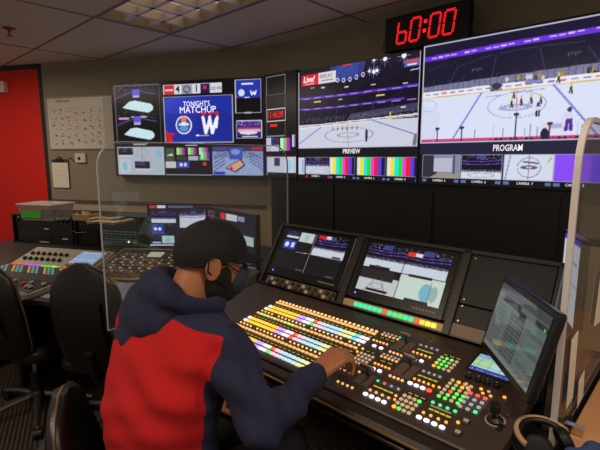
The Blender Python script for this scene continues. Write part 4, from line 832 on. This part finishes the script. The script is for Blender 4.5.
c.rect(0,.0,.186,.07,(196,200,200)); c.rect(0,.055,.16,.10,(40,34,36)); c.line(.04,.0,.08,.06,.003,(120,120,150)); c.line(.14,.0,.11,.06,.003,(120,120,150)); c.ell(.095,.03,.03,.012,(130,130,150),ring=.85)
c.rect(.188,.0,w_,.102,(200,216,206)); c.ell(.31,.045,.026,.036,(120,180,200)); c.ell(.342,.045,.016,.032,(150,180,176)); c.line(.325,.0,.325,.09,.002,(100,110,110)); 
for a_,b_ in ((.03,.105),(.22,.098),(.05,.004),(.23,.0)): c.rect(a_,b_,a_+.10,b_+.010,(22,22,26))
c.rect(.06,.108,.08,.118,(60,60,60))
bridge_screen(-1.098,-.676,.045,.314,c,'right screen in the bridge behind the switcher, four rink pictures above coloured keys',low=.040,b=.022)
# ------------------------------------------------------------------ clear acrylic dividers
AC=clear_mat('acrylic',(.95,.955,.96),.75,haze=.03); ACE=mat('acrylic_edge',(176,180,184),.35,emit=0)
def divider(label,x,y0,y1,z0,z1,th,r,edge_w,group,rz=0.,em_=ACE):
    t=empty('acrylic_divider',(x,y0,z0),(0,0,rz),label,'divider',group); w,h=y1-y0,z1-z0
    def outline(ins):
        o=[(ins,ins),(w-ins,ins)]
        for cx_,a0 in ((w-r,0),(r,90)):
            for k in range(9): a=R(a0+90*k/8); o.append((cx_+(r-ins)*math.cos(a),h-r+(r-ins)*math.sin(a)))
        return o
    O=outline(0); I=outline(edge_w)
    MM=Matrix(((0,0,1,0),(1,0,0,0),(0,1,0,0),(0,0,0,1)))
    one('sheet',lambda m:m.poly(I,-th/2,th/2,AC,M=MM),t)
    def f_(m):
        n=len(O); vs=[(a_,b_,s_*th/2) for s_ in(-1,1) for (a_,b_) in O]+[(a_,b_,s_*th/2) for s_ in(-1,1) for (a_,b_) in I]; fs=[]
        for i in range(n):
            j=(i+1)%n; fs+= [(i,j,n+j,n+i),(i,j,2*n+j,2*n+i),(n+i,n+j,3*n+j,3*n+i)]
        m.add(vs,fs,em_,MM)
    one('edge',f_,t)
    return t
G_='clear acrylic dividers between work positions'
t=divider('wide clear acrylic divider with rounded top corners standing behind the man',-1.865,.752,1.865,.752,1.57,.008,.11,.004,G_)
for y in(.15,.95): one('foot',lambda m:m.box((0,y,.012),(.10,.02,.022),CHR),t)
t=divider('clear acrylic divider at the console end, its thick pale edge nearest the touchscreen',-.243,1.205,2.0,.752,1.60,.014,.12,.012,G_,em_=mat('acrylic_thick_edge',(214,206,204),.3))
for y in(.12,.7): one('foot',lambda m:m.box((0,y,.012),(.10,.02,.022),CHR),t)
t=empty('acrylic_stand',(-1.74,1.42,.762),(0,0,R(20)),'small clear acrylic stand beside the mask in front of the bridge end','stand')
one('sheet',lambda m:m.box((0,0,.09),(.14,.004,.17),AC),t); one('edge',lambda m:(m.box((0,0,.177),(.14,.005,.004),ACE),m.box((-.07,0,.09),(.004,.005,.17),ACE)),t)
# papers taped to the right divider
for (y,z,w,h,a,lab) in ((1.30,.86,.07,.20,4,'tall narrow white note taped on the right divider beside its thick edge'),(1.62,1.0,.10,.17,-8,'white sheet taped on the right divider, farther from its thick edge'),(1.45,.80,.07,.09,10,'small white note taped low on the right divider')):
    o=one('note_paper',lambda m:m.box((0,0,0),(.0012,w,h),PAP),None); o.location=(-.2295,y,z+h/2-.02); o.rotation_euler=(R(a),0,0); tag(o,lab,'paper')
# ------------------------------------------------------------------ right-hand desk
WOOD=mat('light_wood',(206,150,100),.45,noise=.12,nscale=9)
t=empty('side_desk',(.02,1.75,0),label='light wood desk on the far side of the right acrylic divider',cat='desk')
one('desk_top',lambda m:m.rbox((.105,-.025,.735),(.70,1.55,.03),WOOD,r=.01),t); one('side_panel',lambda m:m.box((.40,.1,.36),(.03,1.2,.72),BLK2),t); one('side_panel',lambda m:m.box((-.12,.1,.36),(.03,1.2,.72),BLK2),t)
c=Cv(.20,.27,60,(206,214,226)); c.rect(0,.25,.2,.27,(70,60,200)); c.rect(0,.12,.2,.124,(120,130,160))
for k in range(22): c.rect(.02,.02+k*.0105,.02+.15*RNG.random(),.024+k*.0105,(110,120,150),.8)
t=display('document_screen','small upright screen showing a white document behind the right divider edge','monitor',(-.312,1.59,.975),math.atan2(-.22,.10),.20*1.1,.285,.018,.008,c,strength=.85)
one('stand',lambda m:(m.box((0,-.105,-.02),(.03,.22,.012),BLK),m.rbox((0,-.218,.0),(.16,.008,.10),BLK,r=.01)),t)
DJ=mat('denim_blue',(46,66,112),.9,noise=.12,nscale=60); m=MB()
m.caps((-.06,-.07,.035),.035,(.08,.09,.04),.045,DJ); m.caps((-.02,-.10,.03),.03,(.11,.02,.035),.04,DJ); m.caps((-.05,.0,.045),.035,(.02,.12,.035),.035,DJ); m.caps((.0,-.03,.065),.032,(.06,.05,.07),.036,DJ); m.caps((.09,.06,.03),.03,(.17,-.05,.022),.022,DJ)
o=organic('folded_jacket',m,.007,smooth=5,deform=lambda c_:.006*np.sin(c_[:,0]*90+c_[:,1]*40)*np.cos(c_[:,2]*50)); o.location=(-.115,1.13,.752); tag(o,'blue denim jacket heaped on the light wood desk','jacket')
# touchscreen on an arm
d1=Vector((-.627,.779,0)).normalized(); BLp=Vector((-.511,1.401,.892)); TLp=Vector((-.466,1.437,1.12)); BRp=Vector((-.279,1.112,.892)); up_=(TLp-BLp); up_=(up_-d1*up_.dot(d1)).normalized(); xr=-d1; nr=xr.cross(up_)
M=Matrix((xr,up_,nr)).transposed(); eul=M.to_euler(); w_,h_=.355,.245
base=BLp+xr*(.355/2)
t=empty('touchscreen_monitor',tuple(base),tuple(eul),'tilted black touchscreen on an arm above the right end of the switcher','monitor')
one('housing',lambda m:m.rbox((0,h_/2,-.012),(w_,h_,.022),BEZ,r=.008,ch=.004),t)
c=Cv(.32,.205,150,(98,104,104)); c.rect(0,.18,.335,.205,(70,74,76)); c.rect(.25,.16,.335,.175,(50,54,56)); c.rect(.04,.155,.16,.178,(52,56,58)); c.rect(.16,.14,.2,.165,(46,50,50)); c.rect(.3,.16,.31,.168,(60,220,90))
for i in range(6):
    for j in range(11): c.rect(.10+i*.016+.01,.02+j*.0115,.10+i*.016+.023,.02+j*.0115+.008,(66,72,70))
for j in range(9):
    c.rect(.01,.02+j*.015,.085,.028+j*.015,[(84,92,92),(82,100,94),(98,92,86)][j%3]); c.rect(.22,.02+j*.015,.32,.029+j*.015,[(104,110,110),(84,116,106),(86,92,96)][(j*2)%3])
c.rect(0,0,.335,.012,(120,122,120))
c.build('screen',t,-.32/2,.022,.0008,.8,rough=.04)
ta=empty('monitor_stand',(-.285,1.34,.762),label='black upright arm and round base holding the touchscreen',cat='monitor stand')
one('base',lambda m:m.lathe([(.06,0),(.06,.012),(.02,.016)],BLK,24),ta,True); one('pole',lambda m:m.tube([(0,0,.01),(.0,.0,.2),(-.03,.02,.27)],.013,BLK,10),ta,True); one('strut',lambda m:m.box((.015,-.05,.12),(.02,.012,.24),mat('arm_grey',(74,66,62),.3,metal=.5),rot=(R(-12),0,0)),ta)
# headphones
t=empty('headphones',(-.246,1.145,.772),(0,0,R(35)),'black headphones with tan band lying by the foot of the touchscreen arm','headphones')
t.scale=(.82,.82,.82); LTN=mat('tan_band',(176,140,104),.5)
one('headband',lambda m:m.tube([(.078*math.cos(R(a)),.078*math.sin(R(a)),.055+.012*math.sin(R(a))) for a in range(20,221,12)],.0085,LTN,10),t,True)
one('headband_pad',lambda m:m.tube([(.070*math.cos(R(a)),.070*math.sin(R(a)),.052+.012*math.sin(R(a))) for a in range(20,221,12)],.009,BLK,10),t,True)
for a in (5,235):
    one('ear_cup',lambda m:(m.lathe([(.02,-.02),(.038,-.016),(.042,0),(.036,.012),(.022,.014)],BLK,24,M=Matrix.Translation((.06*math.cos(R(a)),.06*math.sin(R(a)),.042))@Euler((R(70),0,R(a+90))).to_matrix().to_4x4())),t,True)
one('cable',lambda m:m.tube([(.05,-.02,.01),(.02,-.09,.004),(-.04,-.10,.004),(-.08,-.04,.006),(-.11,.02,.05)],.003,BLK,6),t,True)
# ------------------------------------------------------------------ office chairs
def make_chair(label,loc,rz,bh=.56,bz=.50,bw=.48,group='office chairs',arms=True):
    """faces local +y; backrest at -y"""
    t=empty('office_chair',loc,(0,0,rz),label,'chair',group)
    mb=MB(); mb.rbox((0,0,.455),(.50,.48,.09),LTH,r=.10,ch=.03,seg=6); mb.build('seat',t,True)
    # curved padded back
    mb=MB(); rings=[]
    for k in range(13):
        u=k/12; z=bz+bh*u; wv=bw/2*(1-.12*abs(u-.45)*2)*(math.sqrt(max(1-((u-.72)/.285)**2,0.02)) if u>.72 else (1 if u>.1 else .75+2.5*u)); th=.045*(1-.55*max(0,(u-.6)/.4)); yc=-.24-.10*u-.03*math.sin(PI*u)
        ring=[]
        for a in range(20):
            A=2*PI*a/20; x=wv*math.copysign(abs(math.cos(A))**.6,math.cos(A)); y=th*math.copysign(abs(math.sin(A))**.7,math.sin(A)); ring.append((x,yc+y+.35*(x*x)*1.2,z))
        rings.append(ring)
    mb.loops(rings,LTH); mb.build('backrest',t,True)
    one('back_shell',lambda m:m.loops([[( (bw/2-.06)*.8*sx,-.275-.10*u-.03*math.sin(PI*u)+dy,bz+bh*(.1+.65*u)) for sx,dy in ((-1,.02),(-1,-.012),(1,-.012),(1,.02))] for u in (0,.25,.5,.75,.9)],BLK),t,True)
    one('piping',lambda m:m.tube([r_[0] for r_ in rings[1:]]+[r_[10] for r_ in rings[:0:-1]],.0045,mat('tan_piping',(84,66,52),.4),6),t,True)
    one('back_bar',lambda m:m.tube([(0,-.05,.40),(0,-.28,.42),(0,-.33,bz+.12)],.022,BLK,8),t,True)
    for sx in ((-1,1) if arms else ()):
        one('armrest',lambda m:(m.rbox((sx*.27,-.02,.67),(.06,.27,.035),mat('arm_pad',(44,34,28),.35),r=.03,ch=.01),m.tube([(sx*.27,0,.66),(sx*.28,-.02,.5),(sx*.2,-.02,.42)],.016,BLK,8)),t,True)
    one('gas_column',lambda m:(m.cyl((0,0,.12),(0,0,.26),.032,.032,BLK,16),m.cyl((0,0,.26),(0,0,.41),.018,.018,CHR,16)),t,True)
    one('hub',lambda m:m.lathe([(.045,.07),(.05,.12),(.035,.14)],BLK,16),t,True)
    for k in range(5):
        a=R(72*k+18); x,y=math.cos(a),math.sin(a)
        lg=one('leg',lambda m:m.tube([(.03*x,.03*y,.115),(.16*x,.16*y,.10),(.30*x,.30*y,.065)],[.022,.018,.014],mat('chair_leg',(120,112,104),.3,metal=.8),8),t,True)
        one('caster',lambda m:(m.cyl((.30*x-.02*y,.30*y+.02*x,.03),(.30*x+.02*y,.30*y-.02*x,.03),.03,.03,BLK,16),m.cyl((.3*x,.3*y,.03),(.3*x,.3*y,.062),.008,.008,CHR,8)),lg,True)
    return t
make_chair('black leather office chair nearest the red wall, half out of frame',(-2.81,.70,0),R(36),bh=.55,bz=.46,bw=.44)
make_chair('black leather office chair between the leftmost chair and the man',(-2.30,1.00,0),R(40),bh=.56,bz=.46,bw=.36)
make_chair('low-backed black leather office chair the capped man sits on',(-1.15,.68,0),R(-30),bh=.38,bz=.45,bw=.36,arms=False)
#PERSON#
# ------------------------------------------------------------------ the man at the switcher
SKIN=mat('skin',(166,104,70),.5,noise=.05,nscale=25); REDC=mat('red_cotton',(188,14,22),.9,bump=.2,bscale=500); NAVY=mat('navy_cotton',(30,33,62),.92,bump=.2,bscale=500)
PO=(-1.10,.50,0)
MAN=empty('person',PO,label='seated person in black cap, dark mask and red hoodie reaching to the lit keys',cat='person')
HC=Vector((-1.065,.745,1.198)); yh=math.atan2(.90,.43)-PI/2
HM=Matrix.Translation(HC)@Euler((R(-13),R(-2),yh)).to_matrix().to_4x4()
def hp(x,y,z): return HM@Vector((x,y,z))
HR=HM.to_euler()
def hell(m,c,d,ma,rx=0.,rz=0.):
    E_=(HM.to_3x3()@Euler((rx,0,rz)).to_matrix()).to_euler(); m.ell(hp(*c),d,ma,rot=E_,n=28,k=18)
RSH,REL,RWR=Vector((-.905,.660,1.005)),Vector((-.752,.665,.850)),Vector((-.790,.915,.880))
LSH,LEL,LWR=Vector((-1.235,.60,1.005)),Vector((-1.36,.66,.82)),Vector((-1.22,.80,.665))
def hand(m,W,yd,side,curl,ma,zup=Vector((0,0,1))):
    y=Vector(yd).normalized(); x=y.cross(zup).normalized()*1.0; z=x.cross(y).normalized()
    def q(a,b,c_): return W+x*(a*side*1.12)+y*(b*1.12)+z*(c_*1.12)
    kn=[(-.030,.082,.004),(-.010,.087,.007),(.010,.083,.005),(.028,.074,.0)]; ln=[.95,1.05,.98,.78]
    for (a,b,c_),l in zip(kn,ln):
        m.caps(q(a*.55,0,0),.018,q(a,b*.97,c_),.0115,ma,10)
        th=-R(curl[0]); p=(a,b,c_); r0=.0098
        for k,(L_,cu) in enumerate(((.040,curl[0]),(.026,curl[1]),(.021,curl[2]))):
            th_=sum(R(v) for v in curl[:k+1]); n_=(p[0]*(1.04),p[1]+L_*l*math.cos(th_),p[2]-L_*l*math.sin(th_))
            m.caps(q(*p),r0,q(*n_),r0-.0011,ma,10); p=n_; r0-=.0011
    m.caps(q(-.014,.018,-.004),.017,q(-.040,.048,-.014),.0125,ma,10); m.caps(q(-.040,.048,-.014),.0118,q(-.050,.078,-.026),.0105,ma,10); m.caps(q(-.050,.078,-.026),.0102,q(-.044,.100,-.038),.0085,ma,10)
    m.caps(q(0,-.01,-.004),.024,q(0,.05,-.006),.022,ma,12)
m=MB(); sk=SKIN
hell(m,(0,-.012,.028),(.077,.098,.090),sk); hell(m,(0,.030,-.025),(.062,.062,.085),sk); hell(m,(0,.045,-.078),(.045,.045,.034),sk)
m.caps(hp(0,.088,.018),.008,hp(0,.106,-.016),.012,sk); hell(m,(0,.101,-.02),(.018,.012,.009),sk)
for s_ in(-1,1):
    hell(m,(s_*.079,-.008,-.014),(.008,.019,.032),sk,rx=R(-8)); m.tube([hp(s_*.084,-.008+.020*math.cos(a),-.010+.032*math.sin(a)) for a in np.linspace(-2.0,3.6,14)],.0042,sk,6)
    hell(m,(s_*.030,.083,.022),(.020,.012,.007),sk)
m.caps(hp(0,.090,-.058),.008,hp(0,.093,-.052),.008,sk)
NB=Vector((-1.085,.66,1.075)); m.caps(hp(0,-.035,-.035),.056,NB,.062,sk,20)
def sec(c,hw,hd,z,a=0.,n=28,p=.8):
    o=[]
    for k in range(n):
        A=2*PI*k/n; x=hw*math.copysign(abs(math.cos(A))**p,math.cos(A)); y=hd*math.copysign(abs(math.sin(A))**p,math.sin(A))
        o.append((c[0]+x*math.cos(a)-y*math.sin(a),c[1]+x*math.sin(a)+y*math.cos(a),z))
    return o
TA=R(6)
def torso(m,ma,g):
    m.loops([sec(c_,hw+g,hd+g,z,TA) for c_,hw,hd,z in (((-1.04,.52),.135,.108,.44),((-1.04,.52),.152,.120,.52),((-1.045,.535),.150,.116,.66),((-1.058,.555),.162,.117,.78),((-1.07,.585),.182,.118,.90),((-1.075,.615),.190,.112,.985),((-1.08,.64),.150,.092,1.045),((-1.085,.655),.09,.07,1.09))],ma)
torso(m,sk,-.018)
m.caps(RSH,.052,REL,.040,sk); m.caps(REL,.040,RWR,.028,sk); m.caps(LSH,.052,LEL,.040,sk); m.caps(LEL,.040,LWR,.028,sk)
hand(m,RWR,(.012,.105,.034),1,(42,62,30),sk); hand(m,LWR,(.02,.12,-.03),-1,(14,22,14),sk)
HIP=[Vector((-1.18,.52,.52)),Vector((-.99,.52,.52))]; KNE=[Vector((-1.24,.93,.56)),Vector((-.95,.95,.56))]; ANK=[Vector((-1.22,.98,.11)),Vector((-.93,1.02,.11))]
for a,b,c_ in zip(HIP,KNE,ANK):
    m.caps(a,.078,b,.052,sk); m.caps(b,.050,c_,.034,sk); m.caps(c_,.034,c_+Vector((0,.11,-.06)),.026,sk)
organic('body',m,.0048,MAN,PO,smooth=5)
# eyes
for s_ in(-1,1):
    e=MB(); e.ell(hp(s_*.029,.078,.004),(.010,.010,.006),mat('eye_white',(200,190,180),.3),rot=HR); e.ell(hp(s_*.029,.0845,.003),(.005,.005,.005),BLK,rot=HR); e.build('eye',MAN,True,off=PO)
# hoodie
m=MB(); torso(m,REDC,.012)
m.caps(RSH+Vector((-.10,-.01,-.0)),.082,RSH,.074,NAVY,20); m.caps(RSH,.074,REL,.058,NAVY,20); m.caps(REL,.058,REL.lerp(RWR,.55),.049,NAVY,20); m.caps(REL.lerp(RWR,.5),.049,REL.lerp(RWR,.93),.036,NAVY,20)
m.caps(LSH+Vector((.10,.0,-.03)),.085,LSH,.074,REDC,20); m.caps(LSH,.074,LEL,.058,REDC,20); m.caps(LEL,.058,LWR,.038,REDC,20)
def wr(c_):
    x,y,z=c_[:,0],c_[:,1],c_[:,2]
    d=.0085*np.sin(34*z+14*x+3*np.sin(9*x))*np.clip((1.02-z)*3,0,1)+.005*np.sin(70*z-30*x+22*y)*np.clip((.95-z)*4,0,1)
    # folds running from the armpit across the back
    ax=np.exp(-((x+.93)**2+(z-.93)**2)/.02); d+=.008*np.sin(60*(z+.5*x))*ax
    arm=(x>-.88)&(y>.5); d[arm]=(.006*np.sin(55*z+40*y)+.003*np.sin(110*y+30*x))[arm]*np.clip((.95-y[arm])*12,.2,1)
    cu=(np.linalg.norm(c_-np.array(REL.lerp(RWR,.93)),axis=1)<.05); d[cu]*=.3
    return d
RS=np.array(RSH)
def hm(f):
    x,y,z=f[:,0],f[:,1],f[:,2]; ph=np.degrees(np.arctan2(x+1.06,.57-y)); ph=np.where(ph<-90,ph+360,ph)
    th=np.interp(z,[.45,.90,.97,1.0,1.035,1.08,1.12],[91,93,95,101,112,99,86])
    sd=np.maximum((ph-th)*.004,x+.855); sd=np.where(ph>215,-.05,sd)
    return np.minimum(sd,np.maximum.reduce([(142-ph)*.004,x+.90,z-.90]))
hm_=bpy.data.materials.new('hoodie_cotton'); hm_.use_nodes=True; nt=hm_.node_tree; b=nt.nodes['Principled BSDF']; b.inputs['Roughness'].default_value=.92
at=nt.nodes.new('ShaderNodeAttribute'); at.attribute_name='seam'; gt=nt.nodes.new('ShaderNodeMath'); gt.operation='GREATER_THAN'; gt.inputs[1].default_value=0; nt.links.new(at.outputs['Fac'],gt.inputs[0])
mx=nt.nodes.new('ShaderNodeMix'); mx.data_type='RGBA'; mx.inputs[6].default_value=(*lin(np.array((180,8,14))/255),1); mx.inputs[7].default_value=(*lin(np.array((30,33,62))/255),1); nt.links.new(gt.outputs[0],mx.inputs[0]); nt.links.new(mx.outputs[2],b.inputs['Base Color'])
nz=nt.nodes.new('ShaderNodeTexNoise'); nz.inputs['Scale'].default_value=500; bp=nt.nodes.new('ShaderNodeBump'); bp.inputs['Strength'].default_value=.2; bp.inputs['Distance'].default_value=.002; nt.links.new(nz.outputs['Fac'],bp.inputs['Height']); nt.links.new(bp.outputs[0],b.inputs['Normal'])
ho=organic('hoodie',m,.0070,MAN,PO,smooth=6,deform=wr,mats=[hm_])
n_=len(ho.data.vertices); cc=np.empty(n_*3); ho.data.vertices.foreach_get('co',cc); cc=cc.reshape(-1,3)+np.array(PO)
at_=ho.data.attributes.new('seam','FLOAT','POINT'); at_.data.foreach_set('value',hm(cc).astype(np.float32))
c_=MB(); A_,B_=REL.lerp(RWR,.80),REL.lerp(RWR,.97); c_.tube([A_,A_.lerp(B_,.3),A_.lerp(B_,.9),B_],[.040,.040,.036,.033],NAVY,24); c_.build('cuff',MAN,True,off=PO)
# hood lying round the neck
m=MB()
ring=[]
for k in range(17):
    a=R(-250+295*k/16)  # from the front left round the back to the front right
    ring.append(Vector((-1.082+.088*math.cos(a),.672+.092*math.sin(a),1.112+.022*math.sin(a+PI/2)*-1-.025*math.sin(a))))
for k in range(16):
    u=abs(k-8)/8; rr_=.046-.014*u-(.010 if k>9 else 0); m.caps(ring[k],rr_,ring[k+1],rr_,NAVY,14)
m.ell((-1.135,.565,1.070),(.110,.054,.088),NAVY,rot=(R(-22),R(-10),R(4))); m.ell((-1.165,.535,1.00),(.070,.040,.062),NAVY,rot=(R(-14),R(-12),0)); m.ell((-1.18,.62,1.08),(.060,.062,.060),NAVY); m.ell((-1.09,.575,1.05),(.09,.045,.055),NAVY,rot=(R(-20),R(-24),0))
m.caps((-1.05,.60,1.09),.042,(-1.01,.64,1.065),.026,NAVY,16)
def wh(c_): return .006*np.sin(c_[:,0]*70+c_[:,2]*50)*np.sin(c_[:,1]*40+1)
organic('hood',m,.007,MAN,PO,smooth=6,deform=wh)
m=MB(); TRO=mat('dark_trousers',(24,24,30),.9)
for a,b,d_ in zip(HIP,KNE,ANK): m.caps(a,.092,b,.064,TRO,18); m.caps(b,.064,d_+Vector((0,0,.02)),.050,TRO,18)
m.caps(HIP[0],.095,HIP[1],.095,TRO,18); organic('trousers',m,.012,MAN,PO,smooth=5)
for d_ in ANK:
    m=MB(); m.caps(d_+Vector((0,-.03,-.06)),.045,d_+Vector((.005,.16,-.07)),.038,BLK,16); m.box(d_+Vector((0,.065,-.098)),(.08,.27,.02),BLK); organic('shoe',m,.008,MAN,PO,smooth=3)
# cap
CAPM=mat('cap_cotton',(15,12,12),.85,bump=.3,bscale=400)
def capm(m):
    T=HM@Matrix.Translation((0,-.008,.026))@Euler((R(17),0,0)).to_matrix().to_4x4(); rings=[]
    for k in range(15):
        a=R(3+k*7.1); zz=math.cos(a); rr=math.sin(a)
        rings.append([T@Vector((.086*rr*math.cos(2*PI*i/40)*(1 if k<13 else .99),.109*rr*math.sin(2*PI*i/40),.097*zz if zz>0 else .11*zz)) for i in range(40)])
    inner=[[T@((T.inverted()@p)*.965) for p in r_] for r_ in reversed(rings)]
    m.loops(rings+inner,CAPM)
    m.ell(T@Vector((0,0,.099)),(.007,.007,.004),CAPM)
one('cap',capm,MAN,True,off=PO)
capo=MAN.children[-1]
def br(m):
    T=HM@Matrix.Translation((0,.083,.048))@Euler((R(-10),0,0)).to_matrix().to_4x4(); rings=[]
    for t_,s_ in ((0,.0),(0,.35),(0,.7),(0,1)):
        pass
    n=16; top=[];bot=[]
    rows=6; vs=[];fs=[]
    for dz in (.0,-.0045):
        for j in range(rows+1):
            v=j/rows
            for i in range(n+1):
                u=i/n*2-1; x=.074*u*(1-.10*v); y=-.075*(u*u)*(1-v*.2)+v*.078*math.sqrt(max(1-.75*u*u,0)); z=-.030*u*u-.006*v+dz
                vs.append(T@Vector((x,y,z)))
    N_=(rows+1)*(n+1)
    for j in range(rows):
        for i in range(n):
            a=j*(n+1)+i; fs.append((a,a+1,a+n+2,a+n+1)); fs.append((N_+a,N_+a+n+1,N_+a+n+2,N_+a+1))
    for i in range(n): fs.append((i,N_+i,N_+i+1,i+1)); a=rows*(n+1)+i; fs.append((a,a+1,N_+a+1,N_+a))
    for j in range(rows): a=j*(n+1); b=a+n+1; fs.append((a,b,N_+b,N_+a)); a+=n; b+=n; fs.append((a,N_+a,N_+b,b))
    m.add(vs,fs,CAPM)
o=one('brim',br,MAN,True,off=PO); o.parent=capo
MSK=mat('mask_cloth',(50,52,66),.85,bump=.2,bscale=500); BRD=mat('beard_hair',(24,17,14),.95,bump=.6,bscale=350)
m=MB(); hell(m,(0,.072,-.044),(.052,.047,.054),MSK); hell(m,(0,.088,-.030),(.032,.034,.040),MSK); organic('face_mask',m,.005,MAN,PO,smooth=4); mk=MAN.children[-1]
for s_ in(-1,1):
    m=MB(); m.tube([hp(s_*.056,.072,-.012),hp(s_*.070,.045,.0),hp(s_*.078,.012,.012),hp(s_*.086,-.010,.024),hp(s_*.089,-.026,.010),hp(s_*.088,-.022,-.018),hp(s_*.078,.01,-.042),hp(s_*.060,.05,-.066)],.0026,BLK,6); o=m.build('strap',MAN,True,off=PO); o.parent=mk
m=MB(); hell(m,(0,.020,-.064),(.070,.066,.060),BRD); hell(m,(0,.045,-.082),(.050,.048,.036),BRD)
for s_ in(-1,1): hell(m,(s_*.058,.030,-.036),(.014,.026,.036),BRD)
organic('beard',m,.005,MAN,PO,smooth=3)
m=MB(); HAI=mat('short_hair',(52,34,26),.95,bump=.5,bscale=500); hell(m,(0,-.016,.024),(.0785,.0985,.075),HAI); organic('hair',m,.006,MAN,PO,smooth=1)
#ENDPERSON#
# ------------------------------------------------------------------ camera, world, colour
cam=bpy.data.cameras.new('camera'); co=bpy.data.objects.new('camera',cam); COL.objects.link(co); SC.camera=co
cam.sensor_width=36; cam.lens=440*36/600; cam.clip_start=.02; co.location=(0,0,1.5)
yaw=R(46.6); p_=R(8.7); fw=Vector((-math.cos(yaw)*math.cos(p_),math.sin(yaw)*math.cos(p_),-math.sin(p_))); co.rotation_euler=fw.to_track_quat('-Z','Y').to_euler()
w=bpy.data.worlds.new('world'); SC.world=w; w.use_nodes=True; w.node_tree.nodes['Background'].inputs[0].default_value=(.9,.76,.62,1); w.node_tree.nodes['Background'].inputs[1].default_value=.36
vs=SC.view_settings; vs.view_transform='Standard'; vs.look='None'; vs.exposure=0; vs.gamma=1; vs.use_curve_mapping=False
